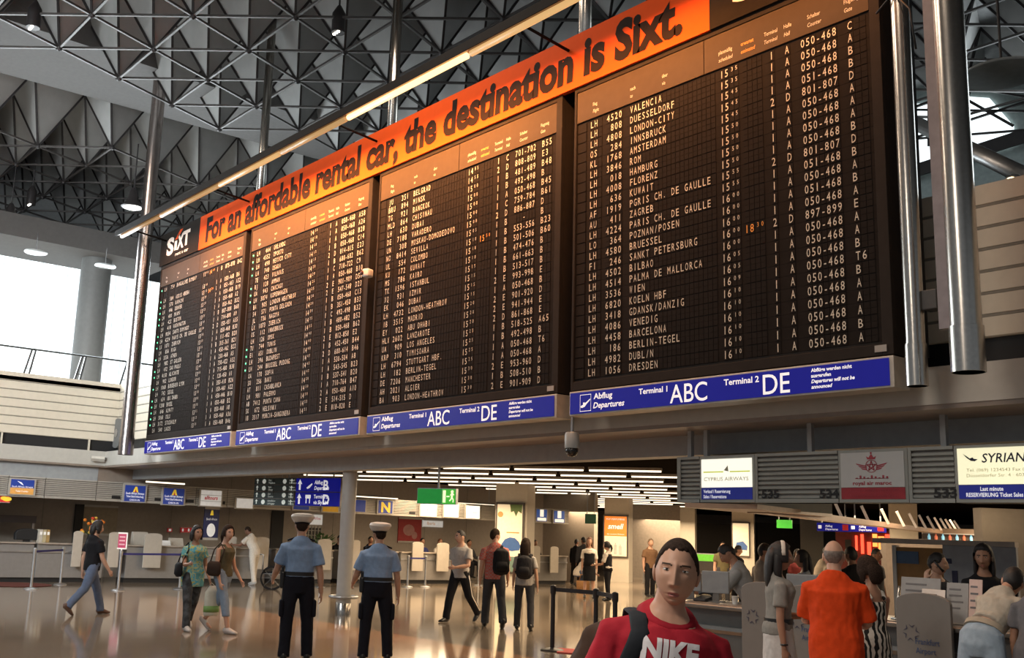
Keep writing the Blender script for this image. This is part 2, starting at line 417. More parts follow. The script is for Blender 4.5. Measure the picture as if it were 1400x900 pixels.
# ------------------------------------------------------------------ departure board
m_plast = mat('board_black', (.022, .0185, .0165), .75, var=.08, spec=.08)
m_head = mat('board_header', (.052, .037, .024), .65, var=.05, spec=.12)
m_cell = mat('flap_black', (.0125, .0105, .0095), .75, var=.15, spec=.06)
m_rowb = m_cell
m_gap = mat('board_gap', (.006, .006, .006), .9)
m_let = mat('flap_lettering', (.54, .505, .43), .6, var=.05)
m_org = mat('flap_orange', (.75, .30, .04), .6, var=.05)
m_led = mat('green_lamp', (.1, .8, .35), .4, emit=1.6, ecol=(.1, .9, .4))
m_blue = mat('sign_blue', (.010, .012, .20), .4, var=.04, emit=.20, ecol=(.02, .025, .62), spec=.2)
m_white = mat('sign_white', (.85, .85, .85), .5, var=.02, emit=.55, ecol=(.95, .95, 1))
m_case = mat('sign_case', (.45, .42, .37), .45, .3)
ROWS4 = """LH|4520|VALENCIA|1535||1|A|050-468|C
LH|808|DUESSELDORF|1535||1|A|050-468|A
LH|4808|LONDON-CITY|1545||1|A|050-468|B
OS|284|INNSBRUCK|1545||1|A|051-468|B
KL|1768|AMSTERDAM|1545||2|D|801-807|D
LH|3846|ROM|1550||1|A|050-468|A
LH|018|HAMBURG|1550||1|A|050-468|A
LH|4008|FLORENZ|1550||1|A|050-468|A
LH|636|KUWAIT|1550||1|A|050-468|B
AF|1919|PGRIS CH. DE GAULLE|1555||2|D|801-807|D
AU|411|ZAGREB|1555||1|A|051-468|B
LH|4224|PARIS CH. DE GAULLE|1600||1|A|050-468|A
LO|364|POZNAN/POSEN|1600||1|A|051-468|B
LH|4580|BRUESSEL|1600||1|A|050-468|A
FI|246|SANKT PETERSBURG|1600|1830|2|D|897-899|E
LH|4502|BILBAO|1600||1|A|050-468|A
LH|4514|PALMA DE MALLORCA|1605||1|A|050-468|A
LH|3536|WIEN|1605||1|A|050-468|B
LH|6820|KOELN HBF|1609||1|A|050-468|T6
LH|3418|GDANSK/DANZIG|1610||1|A|050-468|B
LH|4086|VENEDIG|1610||1|A|050-468|A
LH|4458|BARCELONA|1610||1|A|050-468|A
LH|186|BERLIN-TEGEL|1610||1|A|050-468|A
LH|4982|DUBL/N|1610||1|A|050-468|B
LH|1056|DRESDEN|1610||1|A|050-468|A"""
ROWS3 = """JU|351|BELGRAD|1455||1|C|701-702|B55
BRU|894|MINSK|1455||2|D|808-809|E3
TG|921|BANGKOK|1500||1|B|481-489|B48
MLD|864|CHISINAU|1500||1|B|492-498|B
LH|630|DUBAI|1500||1|A|050-468|B45
DE|7188|VARADERO|1500||1|C|759-784|B61
UN|308|MOSKAU-DOMODEDOVO|1500||2|D|886-887|D
NO|8414|SEVILLA|1505||1|B|   -|B
UL|554|COLOMBO|1510|1550|1|B|553-556|B23
KU|172|KUWAIT|1510||1|B|501-506|B60
MS|786|KAIRO|1510||1|B|474-476|B
TK|1596|ISTANBUL|1515||1|B|661-663|B
XQ|931|IZMIR|1515||1|B|513-517|B
EK|046|DUBAI|1515||2|E|993-998|E
LH|4732|LONDON-HEATHROW|1515||1|A|050-468|B
IB|3515|MADRID|1520||2|E|901-920|D
EY|022|ABU DHABI|1520||2|E|941-944|E
HLX|2602|LANZAROTE|1520||2|D|861-868|E
UA|909|LOS ANGELES|1525||1|B|518-525|A65
KRP|310|TIMISOARA|1525||1|B|492-498|B
LH|6794|STUTTGART HBF.|1525||1|A|050-468|T6
LH|182|BERLIN-TEGEL|1525||1|A|050-468|A
DE|7206|MANCHESTER|1530||2|E|953-960|D
AH|2021|ALGIER|1530||1|B|508-510|B
BA|903|LONDON-HEATHROW|1530||2|E|901-909|D"""
ROWS2 = """LH|464|ORLANDO|1410||1|A|050-468|A58
LH|4552|OPORTO|1410||1|A|050-468|A26
LH|498|MEXICO CITY|1410||1|A|050-468|B28
LH|740|OSAKA|1415||1|B|050-468|C14
TE|423|VILNIUS|1415||2|D|814-815|E23
RJ|128|AMMAN|1420||1|B|680-682|B62
UA|943|CHICAGO|1420||1|C|718-722|C9
LH|3074|KOPENHAGEN|1425||1|A|050-468|B10
BA|905|LONDON HEATHROW|1425||2|E|901-909|D56
S4|571|PONTA DELGADA|1430||2|E|547-548|D23
JL|736|NAGOYA|1430||1|B|050-468|C13
LX|1073|ZUERICH|1430||1|B|351-450|B33
OS|112|INNSBRUCK|1435||1|C|492-498|B32
LH|126|OMSK|1435||1|B|480-482|B52
TU|744|TUNIS|1440||1|B|050-468|B62
EI|651|DUBLIN|1440||2|E|812-858|E2
LH|396|BUDAPEST|1440||1|B|452-450|B44
LH|244|BRUSSEL PUDONG|1445||2|D|600-614|B46
OA|170|SOFIA|1445||1|A|530-504|A8
SU|256|BAKU|1445||1|A|543-545|B23
AT|811|CASABLANCA|1450||1|B|537-541|B20
LH|981|PALERMO|1450||1|A|710-764|B47
AB|7412|PUNTA CANA|1450||2|A|050-468|A10
SK|672|HELSINKI|1455||2|E|514-515|D
IB|3517|MURCIA-SANGONERA|1455||2|E|818-820|E"""
ROWS1 = """LH|754|BANGALORE BOMBAY|1310|1410|1|B|875-878|B42
|||||||   -|
LH|584|ADDIS ABEBA|1310||1|A|050-468|B6
LH|570|KARACHI|1315|1420|1|A|051-463|A32
LH|446|DENVER|1320||1|A|050-468|B19
LH|400|MIAMI|1320||1|A|050-468|A2
LH|422|BOSTON|1325||1|A|050-462|B32
LH|418|WASHINGTON|1325||1|B|807-808|B68
LH|9034|SANTO DOMINGO|1330||1|A|714-800|A9
LH|4224|PARIS CH. DE GAULLE|1330||2|D|150-451|A35
LX|1071|ZUERICH|1330||1|A|050-468|B30
LH|856|RIGA|1335||1|A|111-402|B20
LH|3336|ATHEN|1335||1|B|315-361|B21
LH|982|ST GALLEN|1335||1|A|450-462|B22
LH|432|SAO PAULO|1340||1|A|250-468|A5
LH|4130|ALICANTE|1340||1|A|730-422|A32
LH|902|LONDON|1340||1|A|715-480|B38
LH|1068|BORDEAUX LYON|1345||1|C|120-450|A1
LH|742|SEOUL|1345||1|A|350-410|B26
LH|634|ABU DHABI|1350||1|A|150-460|A22
LH|1208|BASEL|1350||1|A|450-446|B10
LH|646|ALMATY|1350||1|A|050-468|B2
LH|3068|OSLO|1355||1|A|050-468|A8
LH|3172|STOCKHOLM|1355||1|A|050-468|A36
LH|540|LAGOS|1355||1|A|050-468|B46"""
def put(mb, s, x, z, cap, pitch, y, right=False):
    if right: x = x - pitch*len(s)
    for k, ch in enumerate(s):
        if ch == ' ': continue
        v, f, x0, x1 = text_geo(ch)
        w = {'I': .30, '1': .34, '.': .16, '-': .55, '/': .6}.get(ch, .66)*pitch
        sc = cap/CAPH; cx = x+pitch*(k+.5)
        kx = min(.68*pitch/(x1-x0), sc*.80)
        mb.add([(cx+(a-(x0+x1)/2)*kx, y, z+b*sc) for a, b in v], f)
PB = [('leftmost, under the white car hire logo', -24.78, -20.20, ROWS1, (0, 2, 3, 4, 5, 6, 8, 9, 10, 12, 14, 15, 17, 19, 20, 21, 22, 23)), ('second from the left', -19.97, -15.32, ROWS2, (0, 1, 2, 3, 5, 6, 7, 14, 15, 16, 17)),
      ('third from the left, next to the largest', -15.10, -10.45, ROWS3, ()), ('rightmost, nearest and largest in view', -10.20, -5.59, ROWS4, ())]
CAP = .102
for lab, xl, xr, rows, leds in PB:
    b = thing('departure_board', 'black split-flap departure board, ' + lab, 'departure board', ((xl+xr)/2, 10.05, 3.62), 0)
    ox, oy, oz = (xl+xr)/2, 10.05, 3.62
    def P(mb, name, m, par=None, **k): return mb.build(name, m, par or b, **k)
    X = lambda t: xl-ox + t              # local x from the panel's left edge
    Z = lambda z: z-oz
    wd = xr-xl
    mb = MB(); mb.box(X(0), X(wd), .03, .5, 0, Z(8.72)); P(mb, 'housing', m_plast)
    mb = MB()
    mb.box(X(0), X(.045), -.03, .03, 0, Z(7.96)); mb.box(X(wd-.12), X(wd), -.03, .03, 0, Z(7.96))
    mb.box(X(.045), X(wd-.12), -.03, .03, Z(3.62), Z(3.74)); mb.box(X(.045), X(wd-.12), -.03, .03, Z(7.885), Z(7.97))
    mb.box(X(.045), X(wd-.12), .0, .028, Z(3.70), Z(7.9))
    P(mb, 'frame', m_plast, bevel=.006)
    mb = MB(); mb.box(X(.05), X(2.265), -.022, .03, Z(7.425), Z(7.88)); mb.box(X(2.275), X(wd-.125), -.022, .03, Z(7.425), Z(7.88))
    hp = P(mb, 'header_plate', m_head, bevel=.004)
    mb = MB()
    for s1, s2, t, z in (('Flug', 'Flight', .36, 7.50), ('nach', 'to', 1.05, 7.50), ('über', 'via', 1.60, 7.50), ('planmäßig', 'scheduled', 2.50, 7.50), ('Terminal', 'Terminal', 3.16, 7.50), ('Halle', 'Hall', 3.43, 7.50), ('Schalter', 'Counter', 3.74, 7.50), ('Flugsteig', 'Gate', 4.20, 7.50)):
        letters(mb, s1, (X(t), -.026, Z(z+.10)), XD, ZD, .052, sx=.72)
        letters(mb, s2, (X(t), -.026, Z(z)), XD, ZD, .052, sx=.72, shear=.2)
    P(mb, 'header_lettering', m_let, hp, fix=False)
    mb = MB()
    letters(mb, 'erwartet', (X(2.83), -.026, Z(7.60)), XD, ZD, .052, sx=.72); letters(mb, 'estimated', (X(2.83), -.026, Z(7.50)), XD, ZD, .052, sx=.72, shear=.2)
    P(mb, 'orange_lettering', m_org, hp, fix=False)
    for i, row in enumerate(rows.split('\n')):
        c = row.split('|'); z = Z(7.335 - i*.1455)          # centre of the row
        cells = MB()
        cells.box(X(.055), X(wd-.13), -.003, .004, z-.071, z+.071); cells.box(X(.06), X(.225), -.012, .0, z-.066, z+.066)
        for x0, n, pt in ((.30, 3, .074), (.60, 4, .074), (1.03, 20, .0700), (2.50, 4, .070), (2.83, 4, .070), (3.21, 1, .075), (3.42, 1, .075), (3.63, 7, .0665), (4.215, 3, .075)):
            for k in range(n):
                xa = X(x0+pt*k)
                cells.box(xa+.004, xa+pt-.004, -.008, .0, z+.0015, z+.067); cells.box(xa+.004, xa+pt-.004, -.008, .0, z-.067, z-.0015)
        rw = P(cells, 'flap_row', m_cell, fix=False)
        lt = MB(); y = -.0155; zb = z-CAP/2
        put(lt, c[0], X(.30), zb, CAP, .074, y); put(lt, c[1], X(.90), zb, CAP, .074, y, True)
        put(lt, c[2], X(1.03), zb, CAP, .070, y)
        put(lt, c[3][:2], X(2.50), zb, CAP, .070, y); put(lt, c[3][2:], X(2.655), zb+CAP*.45, CAP*.56, .062, y)
        put(lt, c[5], X(3.21), zb, CAP, .075, y); put(lt, c[6], X(3.42), zb, CAP, .075, y)
        put(lt, c[7], X(3.63), zb, CAP, .0665, y); put(lt, c[8], X(4.215), zb, CAP, .075, y)
        if lt.v: P(lt, 'row_lettering', m_let, rw, fix=False)
        if c[4]:
            lt = MB(); put(lt, c[4][:2], X(2.83), zb, CAP, .070, y); put(lt, c[4][2:], X(2.985), zb+CAP*.45, CAP*.56, .062, y)
            P(lt, 'orange_time', m_org, rw, fix=False)
        if i in leds:
            mb = MB(); mb.ell((X(.15), -.016, z-.01), .022, .01, .022, 8, 6); P(mb, 'green_light', m_led, rw)
    mb = MB(); mb.box(X(wd-.20), X(wd-.07), -.04, -.03, Z(3.655), Z(3.725)); P(mb, 'maker_plate', mat('plate_grey', (.28, .27, .25), .5))
    # blue sign box below
    t = thing('board_sign', 'blue departures sign below the %s board' % lab.split(',')[0], 'sign', (ox, 10.0, 3.28))
    w2 = wd
    mb = MB(); mb.box(-w2/2, w2/2, .006, .30, 0, .325); mb.build('sign_case', m_case, t, bevel=.006)
    mb = MB(); mb.box(-w2/2+.02, w2/2-.045, -.004, .006, .022, .303); mb.build('blue_panel', m_blue, t)
    mb = MB(); y = -.007
    q = lambda v: v-w2/2
    letters(mb, 'Abflug', (q(.46), y, .195), XD, ZD, .078, width=.33, bold=.02); letters(mb, 'Departures', (q(.45), y, .075), XD, ZD, .078, width=.55, bold=.02, shear=.25)
    letters(mb, 'Terminal 1', (q(1.24), y, .195), XD, ZD, .072, width=.46, bold=.02)
    letters(mb, 'ABC', (q(1.74), y, .045), XD, ZD, .235, width=.56, res=4, bold=.004)
    letters(mb, 'Terminal 2', (q(2.54), y, .195), XD, ZD, .072, width=.48, bold=.02)
    letters(mb, 'DE', (q(3.07), y, .045), XD, ZD, .235, width=.345, res=4, bold=.004)
    for k, (s, sh) in enumerate((('Abflüge werden nicht', 0), ('ausgerufen', 0), ('Departures will not be', .25), ('announced', .25))):
        letters(mb, s, (q(3.68), y, .240-k*.060), XD, ZD, .040, sx=1.0, bold=.03, shear=sh)
    x0, z0 = q(.21), .045; s = .20
    for a in ((0, 1, 0, .03), (0, 1, .97, 1.0), (0, .02, 0, 1), (.98, 1, 0, 1)): mb.box(x0+a[0]*s, x0+a[1]*s, y, y+.002, z0+a[2]*s*1.12, z0+a[3]*s*1.12)
    pl = [(.05, .30), (.10, .34), (.30, .40), (.28, .52), (.35, .53), (.52, .50), (.85, .68), (.92, .72), (.95, .70), (.90, .64), (.62, .44), (.42, .27), (.20, .22), (.08, .24)]
    mb.poly([(x0+a*s, y, z0+b_*s*1.12) for a, b_ in pl], (0, .002, 0))
    mb.build('lettering', m_white, t, fix=False)
# gaps between the panels: dark backing
for x0, x1, l in ((-20.2, -19.97, 'first and second'), (-15.32, -15.10, 'second and third'), (-10.45, -10.20, 'third and rightmost'), (-5.59, -5.45, 'last panel and the thin tube')):
    mb = MB(); mb.box(x0, x1, 10.35, 10.45, 3.62, 8.7)
    tag(mb.build('backing_strip', m_gap), 'black gap backing between %s' % l + (' boards' if 'tube' not in l else ''), 'strip')
# orange advertising banner across the top of all four boards
bn = thing('advertising_banner', 'long orange rental car banner along the top of the boards', 'banner', (-15, 10.0, 7.96))
m_ban = mat('banner_orange', (.62, .075, .010), .7, var=.03, spec=.06); m_bank = mat('banner_black', (.016, .013, .011), .8, spec=.06)
mb = MB(); mb.box(-22.55+15, -7.80+15, -.02, .06, 0, .81); mb.build('orange_panel', m_ban, bn)
mb = MB(); mb.box(-24.82+15, -22.55+15, -.02, .06, 0, .81); mb.build('black_panel', m_bank, bn)
mb = MB(); mb.box(-7.80+15, -5.59+15, -.02, .06, 0, .81); mb.build('black_panel', m_bank, bn)
mb = MB()
letters(mb, 'For an affordable rental car, the destination is Sixt.', (-22.2+15, -.024, .145), XD, ZD, .56, width=13.98, bold=.044, res=3, shear=.05)
mb.build('slogan_lettering', mat('banner_ink', (.016, .010, .008), .7, spec=.05), bn, fix=False)
for x0 in (-24.42, -7.45):
    mb = MB(); y = -.024
    letters(mb, 'S', (x0+15, y, .22), XD, ZD, .42, width=.42, bold=.045, res=3)
    letters(mb, 'i', (x0+15+.45, y, .25), XD, ZD, .25, width=.15, bold=.045, res=3) if 0 else mb.poly([(x0+15+.46, y, .26), (x0+15+.60, y, .26), (x0+15+.60, y, .50), (x0+15+.46, y, .50)], (0, .002, 0))
    letters(mb, 'X', (x0+15+.60, y, .27), XD, ZD, .36, width=.40, bold=.045, res=3)
    letters(mb, 'T', (x0+15+.94, y, .29), XD, ZD, .36, width=.40, bold=.045, res=3)
    letters(mb, 'rent a car', (x0+15+.55, y, .11), XD, ZD, .085, width=.75, bold=.02, res=2)
    mb.build('logo_lettering', mat('logo_white', (.75, .66, .60), .6), bn, fix=False)
    mb = MB(); mb.poly([(x0+15+.46, y, .53), (x0+15+.62, y, .53), (x0+15+.90, y, .74), (x0+15+.74, y, .74)], (0, .002, 0)); mb.build('logo_flash', m_ban, bn)
# lamp trough on arms in front of the banner
lt = thing('lamp_trough', 'long fluorescent lamp trough on arms in front of the banner', 'lamp', (-15, 9.0, 8.62))
m_tr = mat('trough_metal', (.012, .010, .009), .7, .0, spec=.1); m_tri = mat('trough_inside', (.20, .10, .05), .4, .2)
mb = MB()
pr = [(-.16, -.03), (-.16, .08), (.0, .15), (.15, .10), (.15, .085), (0, .13), (-.145, .065), (-.145, -.03)]
mb.poly([(-10.0, a, b_) for a, b_ in pr], (20, 0, 0)); mb.build('reflector', m_tr, lt)
mb = MB(); mb.poly([(-9.98, a, b_) for a, b_ in ((-.143, -.04), (.14, .06), (.14, .08), (-.143, .05))], (19.96, 0, 0)); mb.build('inner_reflector', m_tri, lt)
mb = MB(); mb.box(-10.0, 10, -.16, -.145, -.06, -.03); mb.build('lip', m_tr, lt)
SEG = [(-24.9, -22.6, 2), (-22.5, -19.6, 3), (-19.5, -17.0, 5), (-16.9, -14.7, 4), (-14.6, -11.4, 26), (-11.3, -8.9, 6), (-8.8, -7.2, 5), (-7.1, -5.2, 4)]
for x0, x1, e in SEG:
    mt = mat('tube_%d' % e, (.30, .17, .10), .4, emit={2: .3, 3: .45, 4: .5, 5: .75, 6: .8, 26: 3.2}[e], ecol=(1, .60, .24))
    MB().tube([(x0+15, -.01, -.045), (x1+15, -.01, -.045)], .05, 10).build('fluorescent_tube', mt, lt, True)
for x in (-24.5, -20.1, -15.2, -10.3, -5.7):
    MB().tube([(x+15, .08, .06), (x+15, 1.05, -.05)], .022, 8).build('bracket_arm', m_tr, lt, True)
# cameras on the board
t = thing('security_camera', 'white security camera on the gap between second and third boards', 'camera', ony(504, 374, 9.92))
mb = MB(); mb.cbox((0, -.02, 0), .15, .16, .15, .3); mb.build('body', mat('camera_white', (.72, .68, .64), .4), t, bevel=.03)
mb = MB(); mb.tube([(-.035, -.10, .0), (-.045, -.135, -.005)], .042, 14); mb.build('lens', mat('lens_dark', (.1, .03, .02), .15), t, True)
mb = MB(); mb.box(-.03, .03, .05, .42, -.03, .03); mb.build('bracket', m_black, t)
t = thing('dome_camera', 'grey dome camera hanging below the rightmost sign', 'camera', (-10.34, 10.2, 2.75))
mb = MB(); mb.tube([(0,0,.34), (0,0,.60)], .022, 10); mb.build('stem', m_steel, t)
mb = MB(); mb.lathe([(.095, .12), (.10, .14), (.10, .30), (.085, .335), (.03, .345)], n=24); mb.build('housing', mat('camera_grey', (.36, .38, .38), .4), t, 2)
mb = MB(); mb.lathe([(.01, 0), (.055, .02), (.085, .07), (.09, .12)], n=24); mb.build('dome', mat('dome_black', (.015, .015, .015), .08), t, True)
# ------------------------------------------------------------------ concourse under the gallery
def at(x, y, depth): return CAM + ray(x, y)*depth              # point seen at (x, y), depth metres along the view axis
def ppm(p): return F/((p-CAM).dot(fw))                          # pixels per metre there
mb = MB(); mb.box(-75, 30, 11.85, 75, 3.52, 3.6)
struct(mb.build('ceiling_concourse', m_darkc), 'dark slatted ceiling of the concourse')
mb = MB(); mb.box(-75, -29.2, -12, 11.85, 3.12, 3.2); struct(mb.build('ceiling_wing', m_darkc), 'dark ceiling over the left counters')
D33 = Vector((math.cos(R(33)), math.sin(R(33)), 0)); N33 = Vector((-D33.y, D33.x, 0))
m_strip = mat('strip_glow', (1, .9, .75), .4, emit=2.2, ecol=(1, .84, .62)); m_hous = mat('strip_housing', (.30, .26, .22), .5)
st0 = None
P0 = onz(750, 643, 3.40)
for r in range(14):
    for k in range(-14, 15):
        p = P0 + N33*(2.35*r) + D33*(1.98*k + (.7*r) % 1.9)
        if p.y < 12.3 or (p.y < 30.5 and p.x < -31.0) or p.x > -1: continue
        q = p-CAM; sx = PX+F*q.dot(rt)/q.dot(fw)
        if sx < (225 if r == 0 else 430) or sx > 940: continue
        if st0 is None:
            st0 = thing('strip_light', 'fluorescent strip light in the rows on the dark concourse ceiling', 'lamp', p, R(33), 'ceiling strip lights of the concourse')
            mb = MB(); mb.box(-.93, .93, -.06, .06, .03, .10); mb.build('housing', m_hous, st0)
            mb = MB(); mb.box(-.91, .91, -.034, .034, -.01, .03); mb.build('tube', m_strip, st0)
        else:
            c = copy_tree(st0); c.location = p
for px_, py_, w in ((211, 660, 'by the corner'), (412, 665, 'behind the direction board'), (512, 681, 'beside the thick column'), (648, 690, 'right of the exit sign')):
    p = onx(px_, py_, -29.5)
    t = thing('strip_light', 'slanting strip light above the left sign band, %s' % w, 'lamp', p, R(90))
    mb = MB(); mb.box(-.95, .95, -.06, .06, .03, .09); mb.build('housing', m_hous, t)
    mb = MB(); mb.box(-.93, .93, -.04, .04, -.01, .03); mb.build('tube', m_strip, t)
    for x in (-.7, .7): mb = MB(); mb.tube([(x, 0, .08), (x, 0, max(.2, 3.52-p.z if p.y > 11.85 else 3.12-p.z))], .01, 6); mb.build('hanger', m_steel, t)
# walls
mb = MB(); mb.box(-32.2, -32.0, -12, 30, 0, 3.5); struct(mb.build('wall_left', m_wallb), 'beige wall behind the left counters')
mb = MB()
for y in range(-4, 29, 2): mb.box(-32.0, -31.992, y-.008, y+.008, 0, 3.4)
struct(mb.build('trim_9', m_groove), 'panel joints of the left wall')
m_farw = mat('far_wall', (.26, .215, .17), .7, var=.05)
A = at(690, 760, 66); Bp = at(1500, 780, 66)
dv = (Bp-A); dv.z = 0; dv.normalize()
mb = MB(); a = A-dv*14; b = Bp+dv*20
mb.poly([(a.x, a.y, 0), (b.x, b.y, 0), (b.x+dv.y*-.3, b.y+dv.x*.3, 0), (a.x-dv.y*.3, a.y+dv.x*.3, 0)], (0, 0, 3.5))
struct(mb.build('wall_far', m_farw), 'far wall of the concourse')
mb = MB(); mb.box(-32.0, -29.15, 30, 30.2, 0, 3.5); struct(mb.build('wall_end', m_wallb), 'end wall of the left counters')
mb = MB(); mb.box(-29.25, -29.15, -8, 10.5, 2.74, 3.12); struct(mb.build('trim_10', m_steelb), 'blue grey board above the left sign band')
mb = MB(); mb.box(-29.25, -29.16, 10.5, 11.9, 2.74, 3.12); struct(mb.build('trim_11', m_soffit), 'brown board at the gallery corner')
# pillars
m_pil = mat('pillar_cream', (.62, .56, .46), .55, var=.03)
def pillar(px_, depth, w, lab):
    p = at(px_, 740, depth); p.z = 0
    M = Matrix.Rotation(R(33), 4, 'Z')
    mb = MB(); mb.box(-w/2, w/2, 0, w*.95, 0, 3.5)
    o = mb.build('pillar', m_pil); o.location = p; o.rotation_euler[2] = R(33)
    struct(o, lab); o['category'] = 'pillar'
    return p
p1 = pillar(698, 36.0, 1.12, 'square cream pillar carrying the blue car poster')
p2 = pillar(843, 44, 1.02, 'square cream pillar carrying the orange poster')
p3 = pillar(937, 52, .92, 'square cream pillar right of the man in red')
p4 = pillar(1016, 50, 1.0, 'square cream pillar with a small poster behind the counters')
p5 = pillar(1110, 58, 1.2, 'cream pillar behind the blue hanging signs')
p6 = pillar(1237, 40, .95, 'cream pillar left of the grey wall block')
def poster(p, wp, hp, zc, dx, lab, name='poster'):
    t = thing(name, lab, 'poster', p + D33*dx - N33*.075 + Vector((0, 0, zc)), R(33))
    mb = MB(); mb.box(-wp/2-.06, wp/2+.06, -.02, .07, -hp/2-.06, hp/2+.06); mb.build('frame', mat('poster_frame', (.08, .065, .055), .4), t, bevel=.008)
    return t
m_pw = mat('poster_cream', (.80, .66, .44), .4, emit=.55, ecol=(1, .78, .48))
t = poster(p1, .88, 2.25, 1.62, -.02, 'tall lit poster with a blue car on the nearest cream pillar')
mb = MB(); mb.box(-.44, .44, -.03, -.02, -1.12, 1.12); mb.build('sheet', m_pw, t)
mb = MB()
mb.poly([(-.25, -.035, -.38), (-.27, -.035, -.22), (-.15, -.035, -.05), (.02, -.035, .02), (.20, -.035, .0), (.34, -.035, -.12), (.40, -.035, -.26), (.36, -.035, -.40), (.10, -.035, -.44)], (0, .004, 0))
mb.build('blue_car', mat('poster_blue', (.05, .12, .30), .4, emit=.15, ecol=(.08, .16, .4)), t)
mb = MB(); mb.poly([(0, -.035, 1.12), (.44, -.035, 1.12), (.42, -.035, .82), (.30, -.035, .9), (.22, -.035, .72), (.14, -.035, .9), (.04, -.035, .86)], (0, .004, 0)); mb.build('green_leaves', mat('poster_green', (.12, .20, .05), .5), t)
mb = MB(); mb.box(-.44, .44, -.035, -.03, -1.12, -.62); mb.build('dark_foot', mat('poster_foot', (.16, .25, .20), .5), t)
mb = MB(); mb.ell((-.33, -.03, .78), .10, .004, .10, 12, 6); mb.box(-.10, .35, -.035, -.03, .16, .20); mb.build('poster_lettering', mat('poster_orange', (.85, .30, .08), .5, emit=.2), t)
t = poster(p2, .92, 1.62, 1.85, -.03, 'lit orange and cream perfume poster on the second pillar')
mb = MB(); mb.box(-.46, .46, -.03, -.02, -.81, .0); mb.build('lower_sheet', m_pw, t)
mb = MB(); mb.box(-.46, .46, -.03, -.02, .0, .81); mb.build('orange_sheet', mat('poster_orange2', (.85, .22, .02), .4, emit=.55, ecol=(1, .28, .03)), t)
mb = MB(); letters(mb, 'smell', (-.32, -.034, .30), XD, ZD, .22, width=.66, bold=.02, shear=.25); letters(mb, 'POP PERFUMERIE', (-.38, -.034, .66), XD, ZD, .07, width=.76); letters(mb, 'die neuesten Parfums', (-.36, -.034, .06), XD, ZD, .05, width=.72)
mb.build('poster_lettering', m_white, t, fix=False)
mb = MB()
for i, x in enumerate((-.25, .0, .2)): mb.box(x-.06, x+.06, -.045, -.03, -.75, -.30-.05*i); mb.box(x-.025, x+.025, -.045, -.03, -.34-.05*i, -.22-.05*i)
mb.build('bottle_picture', mat('poster_pale', (.55, .60, .55), .4), t)
t = poster(p4, .72, 1.5, 1.95, -.1, 'small lit poster on the pillar behind the leaning clerk')
mb = MB(); mb.box(-.36, .36, -.03, -.02, -.75, .75); mb.build('sheet', m_pw, t)
mb = MB(); mb.poly([(-.26, -.035, -.45), (-.2, -.035, -.15), (.1, -.035, -.08), (.3, -.035, -.3), (.28, -.035, -.5)], (0, .004, 0)); mb.build('blue_car', MATS['poster_blue'], t)
# round column with bumper ring (between the two officers)
cb = onz(466, 842); cb.y = 11.75
t = thing('column', 'round grey column with a steel bumper ring between the two officers', 'column', (-18.3, 11.78, 0)); t['kind'] = 'structure'
MB().lathe([(.148, .24), (.148, 2.86)], n=28).build('shaft', mat('column_grey', (.36, .345, .32), .45, var=.04), t, 2)
MB().lathe([(.155, 0), (.155, .235), (.148, .245)], n=28).build('steel_foot', m_chrome, t, 2)
mb = MB(); mb.tube([(.27*math.cos(2*PI*i/32), .27*math.sin(2*PI*i/32), .36) for i in range(33)], .03, 8, cap=False)
for k in range(3): mb.beam((.14*math.cos(2.1*k), .14*math.sin(2.1*k), .36), (.26*math.cos(2.1*k), .26*math.sin(2.1*k), .36), .03, .03)
mb.build('bumper_ring', m_steel, t, True)
# ---- left sign band (x = -29) with slats and light boxes
m_slat = mat('slat_grey', (.48, .45, .40), .45, .2, var=.05); m_slatd = mat('slat_dark', (.18, .165, .15), .6)  # second tone is a darker grey for backings, cases and stands
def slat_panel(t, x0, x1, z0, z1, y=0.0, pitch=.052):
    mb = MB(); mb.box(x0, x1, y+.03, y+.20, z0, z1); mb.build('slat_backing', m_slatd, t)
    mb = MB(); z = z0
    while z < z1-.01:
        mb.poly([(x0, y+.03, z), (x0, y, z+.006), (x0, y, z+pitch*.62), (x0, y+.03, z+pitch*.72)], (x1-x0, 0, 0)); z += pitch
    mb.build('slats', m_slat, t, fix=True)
def yl(x): return onx(x, 690, -29.0).y
band = [(-5, 8.1), (8.1, 9.05), (9.05, 10.45), (10.45, 11.2), (11.2, 12.45), (12.45, 13.4), (13.4, 14.4), (14.4, 16.9), (16.9, 19.0), (19.0, 21.4), (21.4, 24.2), (24.2, 28.5)]
for i, (a, b) in enumerate(band):
    nm = ['far left with dark notice', 'with blue and orange airline box', 'plain between two airline boxes', 'with first blue tail sign', 'with second blue tail sign', 'with the white box lettered red', 'behind the information board', 'below the departures B sign', 'with the yellow N box', 'below the exit sign', 'with three small white boxes', 'beyond the car poster pillar'][i]
    t = thing('sign_band', 'grey slatted counter sign band, %s' % nm, 'sign band', (-29.0, (a+b)/2, 2.2), R(90))
    h = (b-a)/2-.01
    slat_panel(t, -h, h, .03, .50)
    mb = MB(); mb.box(-h, h, -.012, .2, 0, .03); mb.box(-h, h, -.012, .2, .50, .535); mb.build('rail', m_slat, t)
    if i in (3, 4, 5, 6, 9, 10):
        mb = MB(); mb.box(h-.30, h-.06, -.02, 0, .08, .16); mb.build('counter_number', m_black, t)
def lbox(px0, px1, py0, py1, lab, X=-28.96):
    a = onx(px0, (py0+py1)/2, X); b = onx(px1, (py0+py1)/2, X); c = onx((px0+px1)/2, py0, X).z; d = onx((px0+px1)/2, py1, X).z
    w, h = abs(b.y-a.y)/2, (c-d)/2
    t = thing('light_box', lab, 'light box', (X, (a.y+b.y)/2, (c+d)/2), R(90))
    mb = MB(); mb.box(-w-.05, w+.05, -.02, .03, -h-.03, h+.03); mb.build('frame', m_slat, t)
    return t, w, h
